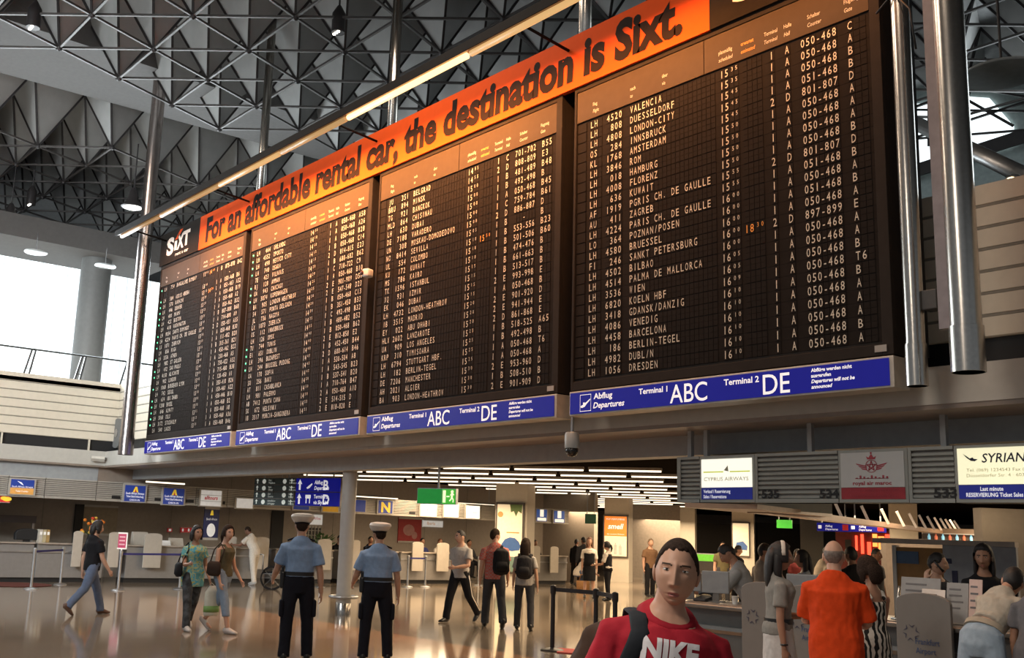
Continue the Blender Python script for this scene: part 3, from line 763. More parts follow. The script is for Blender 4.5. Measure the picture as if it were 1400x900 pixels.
m_nblue = mat('box_blue', (.02, .05, .30), .4, emit=.14, ecol=(.03, .08, .45)); m_yel = mat('box_yellow', (.90, .62, .05), .4, emit=.35)
m_orp = mat('box_orange', (.80, .40, .10), .4, emit=.12); m_cw = mat('box_white', (.9, .88, .78), .4, emit=.9, ecol=(1, .93, .75)); m_red = mat('box_red', (.70, .03, .04), .4, emit=.1); m_dim = mat('box_dimwhite', (.62, .60, .56), .4, emit=.35, ecol=(.95, .93, .88))
def face(t, name, w0, w1, h0, h1, m_, y=-.03): mb = MB(); mb.box(w0, w1, y, y+.01, h0, h1); return mb.build(name, m_, t)
def tailfin(t, w, h):
    mb = MB(); mb.poly([(-.12*w*2, -.036, .15*h), (-.02*w, -.036, .85*h), (.16*w, -.036, .85*h), (.30*w, -.036, .15*h)], (0, .004, 0)); mb.build('tail_emblem', m_yel, t)
    mb = MB(); mb.poly([(-.05*w, -.039, .15*h), (.02*w, -.039, .55*h), (.14*w, -.039, .15*h)], (0, .003, 0)); mb.build('emblem_stripe', m_red, t)
t, w, h = lbox(14, 46, 656, 676, 'blue over orange airline light box at far left')
face(t, 'blue_face', -w, w, -h*.15, h, m_nblue); face(t, 'orange_face', -w, w, -h, -h*.15, m_orp)
mb = MB(); letters(mb, 'South African Airways', (0, -.036, -h*.10), XD, ZD, .05, width=1.8*w, align='c'); letters(mb, 'Ticket Counter', (0, -.036, -h*.70), XD, ZD, .05, width=1.1*w, align='c'); mb.poly([(-.5*w, -.036, .8*h), (-.1*w, -.036, .35*h), (.1*w, -.036, .2*h), (-.1*w, -.036, .6*h)], (0, .002, 0)); mb.build('box_lettering', m_white, t, fix=False)
for px0, px1, y0, y1, l in ((170, 198, 664, 686, 'nearer the corner'), (223, 251, 668, 690, 'left of the white box lettered red')):
    t, w, h = lbox(px0, px1, y0, y1, 'blue airline light box with yellow tail emblem, %s' % l)
    face(t, 'blue_face', -w, w, -h, h, m_nblue); tailfin(t, w, h)
    mb = MB(); letters(mb, 'South African Airways', (0, -.036, -.12*h), XD, ZD, .06, width=1.8*w, align='c', bold=.01); letters(mb, 'Ticket Sales/Umbuchung', (0, -.036, -.5*h), XD, ZD, .06, width=1.7*w, align='c', bold=.01); letters(mb, 'CHECK-IN', (0, -.036, -.92*h), XD, ZD, .05, width=w, align='c', bold=.01)
    mb.build('box_lettering', m_white, t, fix=False)
t, w, h = lbox(274, 302, 671, 692, 'white light box with red slanted lettering')
face(t, 'white_face', -w, w, -h, h, m_dim)
mb = MB(); letters(mb, 'alltours', (0, -.036, -.18*h), XD, ZD, .11, width=1.3*w, align='c', bold=.03, shear=.2); mb.build('box_lettering', m_red, t, fix=False)
face(t, 'grey_stripe', -w, w, .36*h, .42*h, m_slat, -.033); face(t, 'grey_stripe', -w, w, -.42*h, -.36*h, m_slat, -.033)
t, w, h = lbox(323, 345, 682, 695, 'white light box peeping below the information board')
face(t, 'white_face', -w, w, -h, h, m_dim)
t, w, h = lbox(401, 422, 689, 697, 'small blue light box below the departures sign'); face(t, 'blue_face', -w, w, -h, h, m_nblue)
t, w, h = lbox(441, 462, 689, 700, 'plain yellow light box left of the round column'); face(t, 'yellow_face', -w, w, -h, h, mat('box_amber', (.75, .42, .02), .4, emit=.12))
t, w, h = lbox(484, 499, 684, 700, 'dark blue light box right of the round column'); face(t, 'blue_face', -w, w, -h, h, m_nblue)
t, w, h = lbox(517, 536, 685, 702, 'blue light box with a big yellow letter N')
face(t, 'blue_face', -w, w, -h, h, m_nblue); mb = MB(); letters(mb, 'N', (0, -.036, -.8*h), XD, ZD, 1.6*h, width=1.3*w, align='c', bold=.04); mb.build('big_letter', m_yel, t, fix=False)
for px0, px1, y0, y1, tx, l in ((575, 596, 688, 706, 'Iberia', 'left of three, dark letters'), (607, 626, 690, 707, 'Tickets', 'middle of three'), (637, 655, 692, 709, 'Ticket', 'right of three')):
    t, w, h = lbox(px0, px1, y0, y1, 'bright white light box below the exit sign, %s' % l)
    face(t, 'white_face', -w, w, -h, h, mat('box_bright', (.95, .92, .8), .4, emit=1.5, ecol=(1, .95, .78)))
    mb = MB(); letters(mb, tx, (0, -.036, -.2*h), XD, ZD, .12 if tx == 'Iberia' else .08, width=1.4*w, align='c'); mb.build('box_lettering', m_black if tx == 'Iberia' else m_orp, t, fix=False)
for px0, px1, y0, y1, l in ((733, 747, 697, 713, 'first'), (757, 771, 699, 715, 'second')):
    t, w, h = lbox(px0, px1, y0, y1, 'blue and white light box beyond the car poster pillar, %s' % l)
    face(t, 'blue_face', -w, w, -h, h, mat('box_royal', (.04, .12, .45), .4, emit=.3)); face(t, 'white_panel', -.35*w, .35*w, -.2*h, h, m_cw, -.034); face(t, 'white_base', -.85*w, .85*w, -.9*h, -.4*h, m_cw, -.034)
# things on the wall behind the left counters
def wallsign(name, px0, px1, py0, py1, m_, lab, X=-31.97, cat='sign', fr=True):
    a = onx(px0, py0, X); b = onx(px1, py1, X)
    t = thing(name, lab, cat, (X, (a.y+b.y)/2, (a.z+b.z)/2), R(90)); w, h = abs(b.y-a.y)/2, abs(a.z-b.z)/2
    mb = MB(); mb.box(-w, w, -.02, .02, -h, h); mb.build('panel', m_, t, bevel=.004)
    if fr: mb = MB(); mb.box(-w, w, -.026, -.02, h*.86, h); mb.box(-w, w, -.026, -.02, -h, -h*.86); mb.build('edge', m_slat, t)
    return t, w, h
t, w, h = wallsign('hanging_notice', 0, 13, 677, 688, m_red, 'red notice hanging below the far left band', -29.05)
mb = MB(); mb.ell((.4*w, -.022, 0), .12, .005, .06, 10, 6); mb.ell((-.2*w, -.022, .02), .09, .005, .05, 10, 6); mb.build('yellow_mark', m_yel, t)
t, w, h = wallsign('fire_sign', 229, 235, 722, 728, m_red, 'small red fire sign left of the pair on the back wall')
face(t, 'white_mark', -w*.5, w*.5, -h*.5, h*.5, m_dim)
for a, b, l in ((247, 254, 'left of the touching pair'), (255, 262, 'right of the touching pair')):
    t, w, h = wallsign('fire_sign', a, b, 721, 729, m_red, 'red square fire safety sign on the back wall, %s' % l); face(t, 'white_mark', -w*.5, 0, -h*.5, h*.5, m_dim)
t, w, h = wallsign('airline_banner', 280, 297, 693, 739, mat('banner_navy', (.01, .02, .09), .4), 'narrow dark blue airline banner below the white box lettered red', -29.6, 'banner')
mb = MB(); mb.poly([(-.25*w, -.028, .5*h), (-.1*w, -.028, .8*h), (.1*w, -.028, .8*h), (.2*w, -.028, .5*h)], (0, .003, 0)); mb.build('tail_emblem', m_yel, t)
mb = MB(); letters(mb, 'South African', (0, -.028, .2*h), XD, ZD, .07, width=1.4*w, align='c'); mb.ell((0, -.028, -.4*h), .14, .004, .2, 10, 8); mb.build('white_print', m_dim, t, fix=False)
t, w, h = wallsign('airline_poster', 545, 575, 707, 743, mat('poster_red', (.35, .03, .03), .5), 'large red poster on the back wall right of the second officer', cat='poster')
mb = MB(); mb.ell((-.1*w, -.024, 0), .5*w, .004, .45*h, 12, 8); mb.ell((.4*w, -.024, -.4*h), .25*w, .004, .3*h, 10, 6); mb.build('pale_figure', mat('poster_rose', (.45, .22, .2), .5), t)
t, w, h = wallsign('notice_board', 415, 440, 702, 719, m_dim, 'pale notice board with red writing behind the left officer'); mb = MB(); letters(mb, 'Austrian Airlines', (0, -.024, .0), XD, ZD, .1, width=1.6*w, align='c'); mb.build('notice_lettering', m_red, t, fix=False)
t, w, h = wallsign('notice_board', 578, 605, 711, 722, m_dim, 'small pale notice with reddish print below the leftmost white box'); mb = MB(); letters(mb, 'Iberia', (-.2*w, -.024, -.3*h), XD, ZD, .12, width=.8*w, align='c'); mb.build('notice_lettering', m_orp, t, fix=False)
t, w, h = wallsign('doorway', 372, 384, 698, 770, m_black, 'dark doorway in the back wall beside the left officer', cat='doorway', fr=False); t['kind'] = 'structure'
t, w, h = wallsign('leaflet_rack', 412, 437, 719, 752, mat('rack_dark', (.05, .045, .04), .5), 'dark leaflet rack grid behind the left officer', cat='rack')
mb = MB()
for i in range(5): mb.box(-w, w, -.06, -.02, -h+2*h*i/5, -h+2*h*i/5+.02)
for i in range(7): mb.box(-w+2*w*i/6-.01, -w+2*w*i/6+.01, -.06, -.02, -h, h)
mb.build('rack_grid', m_slat, t)
t, w, h = wallsign('cupboard_door', 115, 158, 690, 733, mat('cupboard_tan', (.30, .24, .16), .5), 'tan cupboard front behind the flowers at left', cat='cupboard')
mb = MB(); mb.box(-w-.25, -w, -.05, .02, -h-.3, h); mb.build('dark_side', m_black, t)
# ---- left counters
m_cgrey = mat('counter_grey', (.25, .235, .22), .45, .1, var=.05); m_cwhite = mat('counter_cream', (.50, .45, .38), .5, var=.04); m_ctop = mat('counter_top', (.40, .34, .28), .35)
def counter(y0, y1, lab, X=-29.15, tp=1.03):
    t = thing('check_in_counter', lab, 'counter', (X, (y0+y1)/2, 0), R(90)); h = (y1-y0)/2-.02
    mb = MB(); mb.box(-h, h, 0, .62, .12, tp-.04); mb.build('body', m_cgrey, t, bevel=.01)
    mb = MB(); mb.box(-h, h, .06, .6, 0, .12); mb.build('plinth', m_black, t)
    mb = MB(); mb.box(-h-.01, h+.01, -.06, .66, tp-.04, tp); mb.build('worktop', m_ctop, t, bevel=.012)
    mb = MB(); mb.box(-h, h, -.03, 0, tp-.26, tp-.22); mb.build('trim_rail', m_steel, t)
    return t
for a, b, l in ((5.0, 7.6, 'at the far left edge'), (7.65, 9.0, 'below the blue and orange box'), (9.05, 10.9, 'behind the walker in black'), (11.5, 13.4, 'behind the red queue notice'), (13.5, 15.6, 'under the white leaning person'), (16.2, 18.3, 'behind the left officer'), (18.6, 20.8, 'behind the second officer'), (20.9, 23.6, 'behind the man in grey tee'), (25.6, 28.6, 'beyond the car poster pillar')):
    counter(a, b, 'grey check-in counter %s' % l)
for px0, px1, l in ((97, 110, 'left of the walker in black'), (146, 161, 'right of the walker in black'), (195, 219, 'left of the woman in turquoise'), (307, 321, 'left of the person in white'), (345, 366, 'right of the person in white'), (433, 452, 'left of the round column'), (479, 491, 'right of the round column'), (563, 578, 'below the red poster'), (597, 613, 'left of the man in grey tee'), (727, 738, 'beyond the woman with the backpack'), (752, 763, 'beside the man in pale shirt')):
    a, b = onx(px0, 770, -28.95).y, onx(px1, 770, -28.95).y
    t = thing('counter_partition', 'cream counter partition %s' % l, 'partition', (-28.95, (a+b)/2, 0), R(90)); w = (b-a)/2
    pts = [(-w, -.02, .42), (w, -.02, .42)] + [(w*math.cos(PI*k/8), -.02, 1.30+.07*math.sin(PI*k/8)) for k in range(9)]
    MB().poly(pts, (0, .05, 0)).build('panel', m_cwhite, t, bevel=.006)
    mb = MB(); mb.box(-.03, .03, .0, .16, .44, 1.0); mb.build('bracket', m_steel, t)
t = thing('display_counter', 'low dark glazed desk at far left below the red notice', 'desk', onx(20, 760, -29.9), R(90)); t.location.z = 0; t.location.x = -30.6
mb = MB(); mb.box(-1.7, 1.2, .3, .9, 0, 1.0); mb.build('body', m_cgrey, t)
mb = MB(); mb.box(-1.9, .75, .2, .9, 1.52, 1.72); mb.build('lamp_hood', mat('hood_dark', (.06, .045, .04), .5), t)
mb = MB(); mb.box(.68, .74, .3, .36, 1.0, 1.52); mb.build('hood_post', m_steel, t)
def blob(name, lab, cat, px_, py_, X, rx, ry, rz_, m_, nm='body', n=14):
    p = onx(px_, py_, X); t = thing(name, lab, cat, p)
    MB().ell((0, 0, 0), rx, ry, rz_, n, 8).build(nm, m_, t, True)
    return t
# objects on the left counters
p = onx(38, 734, -29.6); t = thing('black_monitor', 'rounded black monitor back on the far left counter', 'monitor', (p.x, p.y, 1.03), R(90))
mb = MB(); mb.poly([(-.32, 0, .05), (.32, 0, .05), (.33, 0, .22), (.27, 0, .31), (.1, 0, .35), (-.1, 0, .35), (-.27, 0, .31), (-.33, 0, .22)], (0, .18, 0)); mb.build('shell', m_black, t, bevel=.02)
mb = MB(); mb.box(-.08, .08, .04, .14, 0, .06); mb.build('foot', m_black, t)
for i, (x, c, l) in enumerate(((56, (.55, .5, .42), 'pale'), (61, (.50, .42, .25), 'tan'), (66, (.40, .26, .10), 'brown'))):
    p = onx(x, 732, -29.45); t = thing('file_binder', '%s ring binder standing on the far left counter' % l, 'binder', (p.x, p.y, 1.03), R(90))
    mb = MB(); mb.box(-.045, .045, 0, .26, 0, .34); mb.build('cover', mat('binder_'+l, c, .6), t, bevel=.004)
    mb = MB(); mb.box(-.03, .03, -.004, 0, .2, .28); mb.build('spine_label', m_dim, t)
p = onx(125, 733, -29.55); t = thing('flower_arrangement', 'orange flower arrangement on the counter behind the walker in black', 'flowers', (p.x, p.y, 1.03))
MB().lathe([(.09, 0), (.13, .1), (.10, .22), (.12, .25)], n=16).build('vase', m_black, t, True)
random.seed(5)
for k in range(26):
    a = random.uniform(0, 2*PI); r = random.uniform(.02, .30); z = random.uniform(.3, .72)
    q = Vector((r*math.cos(a), r*math.sin(a), z))
    mb = MB(); mb.tube([(0, 0, .2), q*.6+Vector((0,0,.1)), q], .008, 5); mb.build('flower_stem', mat('stem_green', (.06, .12, .03), .6), t)
    mb = MB(); mb.ell(q, .055, .055, .045, 8, 6); mb.build('blossom', mat(('blossom_orange', 'blossom_red', 'blossom_yellow')[k % 3], ((.8, .22, .02), (.6, .05, .02), (.8, .5, .08))[k % 3], .6), t, True)
for px_, w, h, l in ((193, .22, .36, 'boxy cream printer left of the white card'), (228, .46, .14, 'sloping white card rack on the counter'), (243, .20, .22, 'pale paper holder right of the white card')):
    p = onx(px_, 740, -29.4); t = thing('counter_device', l, 'device', (p.x, p.y, 1.03), R(90))
    mb = MB(); mb.poly([(-w, 0, 0), (-w, .25, 0), (-w, .22, h), (-w, .10, h)], (2*w if w < .3 else .92, 0, 0)); mb.build('case', m_cwhite if l[0] != 's' else m_dim, t, bevel=.008)
    mb = MB(); mb.box(-w*.6, w*.6, .085, .10, h*.55, h*.8); mb.build('front_slot', m_slatd, t)
p = onx(441, 738, -29.5); t = thing('potted_plant', 'leafy green plant on the counter left of the round column', 'plant', (p.x, p.y, 1.03))
MB().lathe([(.09, 0), (.12, .2), (.12, .22)], n=14).build('pot', m_cwhite, t, True)
mb = MB()
for k in range(60):
    a = random.uniform(0, 2*PI); r = random.uniform(.1, .45); z = random.uniform(.2, .5)
    q = Vector((r*math.cos(a), r*math.sin(a), z)); s_ = Vector((-math.sin(a), math.cos(a), 0))*.045; up = Vector((math.cos(a)*.09, math.sin(a)*.09, .05))
    mb.add([q-up, q+s_, q+up, q-s_], [(0, 1, 2, 3)])
o = mb.build('leaves', mat('leaf_green', (.07, .16, .04), .5), t, fix=False)
MB().tube([(0,0,.2), (.02,0,.45)], .02, 6).build('stem', MATS['stem_green'], t)
# queue posts on the left with blue belts
def post(p, lab, m_, h=.95, r=.032, base=.17, name='queue_post'):
    t = thing(name, lab, 'post', (p.x, p.y, 0))
    mb = MB(); mb.lathe([(base, 0), (base, .012), (base*.85, .028), (r, .05)], n=22); mb.build('base', m_, t, 2)
    mb = MB(); mb.tube([(0,0,.04), (0,0,h)], r, 14); mb.build('shaft', m_, t, 2)
    mb = MB(); mb.lathe([(r+.008, h-.12), (r+.012, h-.1), (r+.012, h), (r*.6, h+.015)], n=14); mb.build('belt_head', m_, t, 2)
    return t
m_belt = mat('belt_blue', (.03, .03, .20), .7); m_bpost = mat('post_black', (.015, .014, .016), .45)
LP = [((42, 806), 'leftmost steel queue post'), ((82, 800), 'steel queue post left of the walker in black'), ((161, 808), 'steel queue post carrying the red notice'), ((245, 806), 'steel queue post behind the woman in turquoise'), ((437, 803), 'steel queue post left of the round column'), ((557, 803), 'steel queue post right of the second officer'), ((581, 803), 'steel queue post left of the man in grey tee'), ((654, 801), 'steel queue post right of the man in grey tee')]
pp = []
for (x, y), l in LP:
    p = onz(x, y); pp.append(p); post(p, l, m_steel)
def belt(a, b, lab, m_, z=.88, h=.05):
    mb = MB(); mb.beam((a.x, a.y, z), (b.x, b.y, z), .006, h); tag(mb.build('queue_belt', m_), lab, 'belt')
belt(pp[0], pp[1], 'blue belt between the two leftmost posts', m_belt); belt(pp[2], pp[3], 'blue belt running right from the red notice post', m_belt); belt(pp[5], pp[6], 'blue belt right of the second officer', m_belt); belt(pp[4], onz(400, 798), 'blue belt left of the round column', m_belt)
t = thing('queue_notice', 'red notice board on top of the queue post', 'notice', (pp[2].x, pp[2].y, .965), R(50))
mb = MB(); mb.box(-.10, .10, -.01, .01, .05, .42); mb.build('panel', mat('notice_magenta', (.45, .03, .10), .4), t)
mb = MB(); mb.box(-.115, .115, -.012, .012, .40, .435); mb.box(-.115, .115, -.012, .012, .03, .06); mb.box(.10, .125, -.012, .012, .03, .43); mb.box(-.012, .012, -.01, .01, 0, .05); mb.build('frame', m_dim, t)
mb = MB()
for z in (.31, .22, .13): mb.box(-.07, .07, -.013, -.01, z, z+.03)
mb.build('notice_lettering', mat('notice_print', (.7, .4, .45), .5), t)
# black belt posts in front
q1 = onz(755, 890); q2 = onz(815, 806, .95)
post(q1, 'black queue post standing alone in the middle of the floor', m_bpost, .95, .034, .18); post(q2, 'black queue post partly hidden by the man in red', m_bpost, .95, .034, .18)
q3 = q2 + (q2-q1)*.5 + Vector((.4, -.5, 0))
post(q3, 'black queue post behind the shoulder of the man in red', m_bpost, .95, .034, .18)
belt(q1, q2, 'black belt between the two black posts', m_bpost, .90, .06); belt(q2, q3, 'black belt running behind the man in red', m_bpost, .90, .06)
p = onz(778, 891); mb = MB(); mb.poly([(p.x-.35, p.y+.1, .002), (p.x+.1, p.y-.35, .002), (p.x+.9, p.y+.3, .002), (p.x+.4, p.y+.7, .002)], (0, 0, .012))
tag(mb.build('floor_mat', mat('mat_red', (.55, .04, .03), .8)), 'red mat on the floor beside the black queue post', 'mat')
p = onz(18, 800); mb = MB(); mb.lathe([(.0, 0), (.9, 0), (.92, .01), (.9, .015)], (0,0,.002), 24)
o = mb.build('floor_mat', mat('mat_darkred', (.13, .03, .02), .9)); o.location = (p.x, p.y, 0); tag(o, 'dark red round mat before the far left counter', 'mat')
# ---- hanging direction board and exit sign
Q = ony(402, 692, 13.4); ang = R(14); sc = 1/ppm(Q)
t = thing('information_board', 'dark hanging information board with rows of pictograms', 'sign', Q, ang)
m_inf = mat('board_slate', (.045, .07, .075), .35, var=.05); m_infw = mat('board_print', (.72, .78, .72), .5, emit=.35)
Wd, Hd = 83*sc, 38*sc
mb = MB(); mb.box(-Wd, 0, 0, .12, 0, Hd); mb.build('case', m_slatd, t)
for r in range(4):
    for c in range(2):
        x0 = -Wd + c*Wd/2; z0 = Hd*r/4
        mb = MB(); mb.box(x0+.012, x0+Wd/2-.012, -.012, 0, z0+.01, z0+Hd/4-.01); tl = mb.build('info_tile', m_inf, t)
        mb = MB(); s_ = Hd/4; y = -.015
        a1, b1 = (('Schließfächer', 'Left luggage'), ('Reisemarkt', 'Shopping'), ('Zoll', 'Customs'), ('Gepäck', 'Baggage'), ('Bank', 'Change'), ('Toiletten', 'Restrooms'), ('Post', 'Telephone'), ('Auskunft', 'Information'))[r*2+c]
        letters(mb, a1, (x0+.55, y, z0+s_*.55), XD, ZD, s_*.26, sx=.9); letters(mb, b1, (x0+.55, y, z0+s_*.17), XD, ZD, s_*.26, sx=.9, shear=.2)
        mb.ell((x0+.38, y, z0+s_*.5), .07, .003, .06, 10, 6)
        xa = x0+.13 if c == 0 else x0+Wd/2-.12
        mb.poly([(xa-.015, y, z0+s_*.2), (xa+.015, y, z0+s_*.2), (xa+.015, y, z0+s_*.6), (xa+.05, y, z0+s_*.6), (xa, y, z0+s_*.9), (xa-.05, y, z0+s_*.6), (xa-.015, y, z0+s_*.6)], (0, .002, 0))
        mb.build('tile_print', m_infw, tl, fix=False)
for x in (-Wd+.3, -.3):
    mb = MB(); mb.tube([(x, .06, Hd), (x, .06, 3.5-Q.z)], .02, 8); mb.build('hanger', m_steel, t)
t = thing('direction_sign', 'blue hanging sign to departures B and terminal D', 'sign', Q + Vector((math.cos(ang), math.sin(ang), 0))*.03, ang)
Wd = 84*sc
mb = MB(); mb.box(0, Wd, .01, .13, 0, Hd); mb.build('case', m_slatd, t)
for r, (a1, b1, L_) in enumerate((('Terminal 2', 'via Sky Line', 'D'), ('Abflug', 'Departures', 'B'))):
    z0 = Hd*r/2; s_ = Hd/2
    mb = MB(); mb.box(.01, Wd-.01, -.01, .01, z0+.012, z0+s_-.012); tl = mb.build('blue_tile', m_blue, t)
    mb = MB(); y = -.014; xa = 8*sc
    mb.poly([(xa-.03, y, z0+s_*.15), (xa+.03, y, z0+s_*.15), (xa+.03, y, z0+s_*.6), (xa+.08, y, z0+s_*.55), (xa, y, z0+s_*.9), (xa-.08, y, z0+s_*.55), (xa-.03, y, z0+s_*.6)], (0, .002, 0))
    letters(mb, a1, (36*sc, y, z0+s_*.56), XD, ZD, s_*.27, sx=.85, bold=.02); letters(mb, b1, (36*sc, y, z0+s_*.16), XD, ZD, s_*.27, sx=.85, bold=.02, shear=.2)
    letters(mb, L_, (53*sc, y, z0+s_*.16), XD, ZD, s_*.70, bold=.02)
    if r:
        mb.poly([(21*sc, y, z0+s_*.30), (31*sc, y, z0+s_*.62), (32*sc, y, z0+s_*.54), (27*sc, y, z0+s_*.30), (23*sc, y, z0+s_*.22)], (0, .002, 0)); 
    else:
        mb.box(20*sc, 30*sc, y, y+.002, z0+s_*.55, z0+s_*.8); mb.box(21*sc, 22.5*sc, y, y+.002, z0+s_*.2, z0+s_*.55); mb.box(27.5*sc, 29*sc, y, y+.002, z0+s_*.2, z0+s_*.55)
    mb.build('tile_print', m_white, tl, fix=False)
for x in (.3, Wd-.3):
    mb = MB(); mb.tube([(x, .06, Hd), (x, .06, 3.5-Q.z)], .02, 8); mb.build('hanger', m_steel, t)
Q = at(570, 689, 19.0); sc = 19.0/F
t = thing('exit_sign', 'green hanging emergency exit sign with running figure', 'sign', Q, R(30))
Wd, Hd = 57*sc, 21.5*sc
m_gr = mat('exit_green', (.01, .30, .04), .35, emit=.35, ecol=(.01, .42, .05)); m_grl = mat('exit_green_lit', (.06, .48, .04), .35, emit=.6, ecol=(.08, .6, .05)); m_ey = mat('exit_mark', (.9, .95, .6), .4, emit=1.0, ecol=(.9, 1, .6))
mb = MB(); mb.box(0, Wd, 0, .10, 0, Hd); mb.build('case', m_steel, t)
mb = MB(); mb.box(.01, Wd*.63, -.01, 0, .01, Hd-.01); mb.build('plain_panel', m_gr, t)
mb = MB(); mb.box(Wd*.65, Wd-.01, -.01, 0, .01, Hd-.01); mb.build('pictogram_panel', m_grl, t)
mb = MB(); y = -.014; x0 = Wd*.66; s_ = Hd
mb.box(x0+.008, x0+.062, y, y+.003, s_*.12, s_*.88)
mb.box(x0+.078, x0+.135, y, y+.003, s_*.46, s_*.54)
hx = x0+.185
mb.ell((hx, y, s_*.80), .028, .003, .028, 10, 6)
for a, b_, w_ in (((hx, .72), (hx-.01, .45), .05), ((hx, .70), (hx-.07, .58), .025), ((hx, .70), (hx+.07, .60), .025), ((hx-.01, .45), (hx+.05, .30), .03), ((hx+.05, .30), (hx+.04, .14), .028), ((hx-.01, .45), (hx-.05, .30), .03), ((hx-.05, .30), (hx-.10, .22), .028)):
    mb.beam((hx+(a[0]-hx)*.5, y, a[1]*s_), (hx+(b_[0]-hx)*.5, y, b_[1]*s_), w_*.7, .004, (0, 1, 0))
mb.build('running_figure', m_ey, t, fix=False)
mb = MB(); mb.tube([(Wd*.52, .05, Hd), (Wd*.52, .05, 3.5-Q.z)], .022, 8); mb.build('hanger', m_cw if 0 else m_steel, t)
def small_sign(x0, x1, y0, y1, depth, m_, lab, txt=None):
    Q = at(x0, y1, depth); sc = depth/F
    t = thing('hanging_sign', lab, 'sign', Q, R(30))
    mb = MB(); mb.box(0, (x1-x0)*sc, -.02, .1, 0, (y1-y0)*sc); mb.build('panel', m_, t)
    w_ = (x1-x0)*sc; h_ = (y1-y0)*sc
    for x in (w_*.15, w_*.85):
        mb = MB(); mb.tube([(x, .05, h_), (x, .05, 3.5-Q.z)], .02, 6); mb.build('hanger', m_steel, t)
    if txt:
        mb = MB(); letters(mb, txt[0], (w_*.25, -.024, h_*.52), XD, ZD, h_*.26, sx=.9, bold=.01); letters(mb, txt[1], (w_*.25, -.024, h_*.14), XD, ZD, h_*.26, sx=.9, shear=.2, bold=.01)
        mb.box(w_*.04, w_*.14, -.024, -.02, h_*.3, h_*.7); mb.build('sign_lettering', m_white, t, fix=False)
        mb = MB(); mb.box(w_*.76, w_*.93, -.026, -.02, h_*.15, h_*.85); mb.build('red_square', m_red, t)
    return t
small_sign(1117, 1160, 715, 726, 33, m_blue, 'left one of the two far blue hanging signs over the ticket hall', ('Abflug', 'Departures'))
small_sign(1162, 1208, 716, 727, 33, m_blue, 'right one of the two far blue hanging signs over the ticket hall', ('Abflug', 'Departures'))
small_sign(1062, 1082, 711, 722, 30, m_grl, 'small green hanging sign above the woman with the headband')
small_sign(800, 815, 703, 716, 40, mat('sign_darkgreen', (.03, .10, .05), .4, emit=.1), 'small dark green hanging sign left of the orange poster')
# ------------------------------------------------------------------ right-hand airline sign band (y = 11) over the ticket counters
def xb(x): return ony(x, 660, 11.0).x
ZB0, ZB1 = 2.18, 2.77
m_band = mat('band_grey', (.36, .37, .34), .5, .2, var=.05)
def band_unit(x0, x1, lab, num=None, npos=.0):
    t = thing('sign_band', lab, 'sign band', ((x0+x1)/2, 11.0, ZB0)); h = (x1-x0)/2-.004
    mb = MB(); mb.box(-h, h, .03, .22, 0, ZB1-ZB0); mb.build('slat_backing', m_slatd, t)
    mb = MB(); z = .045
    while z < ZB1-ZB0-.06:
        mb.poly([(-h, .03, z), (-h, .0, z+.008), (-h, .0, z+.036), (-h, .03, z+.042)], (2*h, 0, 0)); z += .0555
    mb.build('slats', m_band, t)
    mb = MB(); mb.box(-h, h, -.012, .22, 0, .045); mb.box(-h, h, -.012, .22, ZB1-ZB0-.035, ZB1-ZB0); mb.box(-h, -h+.035, -.014, .0, 0, ZB1-ZB0); mb.build('rail', m_band, t)
    for n_, xx in (num or []):
        mb = MB(); letters(mb, n_, (xx-(x0+x1)/2, -.016, .055), XD, ZD, .10, width=.245, bold=.035); mb.build('counter_number', m_black, t, fix=False)
    return t
XS = [xb(v) for v in (928, 957, 1033, 1147, 1243, 1306, 1440)]
band_unit(XS[0], XS[1], 'grey slatted end panel left of the yellow and white airline box')
band_unit(XS[2], XS[3], 'grey slatted panel numbered 535 and 534', [('535', xb(1042)), ('534', xb(1121))])
band_unit(XS[4], XS[5], 'grey slatted panel numbered 533', [('533', xb(1277))])
mb = MB(); mb.box(XS[0]-.02, XS[0], 10.99, 14.5, ZB0, ZB1); tag(mb.build('band_return', m_band), 'plain grey return at the left end of the airline sign band', 'panel')
def big_box(x0, x1, lab):
    t = thing('airline_sign', lab, 'sign', ((x0+x1)/2, 11.0, ZB0)); h = (x1-x0)/2-.004
    mb = MB(); mb.box(-h, h, -.01, .22, 0, ZB1-ZB0); mb.build('case', m_band, t, bevel=.006)
    return t, h
m_lby = mat('lightbox_cream', (.96, .93, .70), .4, emit=.80, ecol=(1, .95, .62), var=.01); m_lbw = mat('lightbox_white', (.97, .96, .88), .4, emit=.95, ecol=(1, .97, .82), var=.01)
m_lb2 = mat('lightbox_blue', (.02, .03, .30), .35, emit=.14, ecol=(.03, .05, .5)); m_unl = mat('unlit_white', (.60, .61, .60), .35, var=.02); m_unr = mat('unlit_red', (.38, .03, .04), .35); m_redp = mat('emblem_red', (.40, .05, .07), .5)
m_ink = mat('ink_dark', (.02, .02, .06), .5); m_inkg = mat('ink_grey', (.55, .55, .42), .5); m_lime = mat('lime_line', (.70, .78, .08), .4, emit=.5)
t, h = big_box(XS[1], XS[2], 'lit white and blue airline sign with lime line')
mb = MB(); mb.box(-h+.035, h-.035, -.02, -.01, .19, .545); mb.build('white_face', m_lbw, t)
mb = MB(); mb.box(-h+.035, h-.035, -.02, -.01, .04, .185); mb.build('blue_face', m_lb2, t)
mb = MB(); mb.box(-h+.07, -.04, -.024, -.02, .375, .39); mb.box(.06, h-.06, -.024, -.02, .375, .39); mb.build('lime_line', m_lime, t)
mb = MB(); letters(mb, 'CYPRUS AIRWAYS', (0, -.024, .27), XD, ZD, .05, width=1.62*h, align='c', bold=.004); mb.poly([(-.03, -.024, .40), (.04, -.024, .385), (.03, -.024, .46)], (0, .002, 0)); mb.build('faint_lettering', m_inkg, t, fix=False)
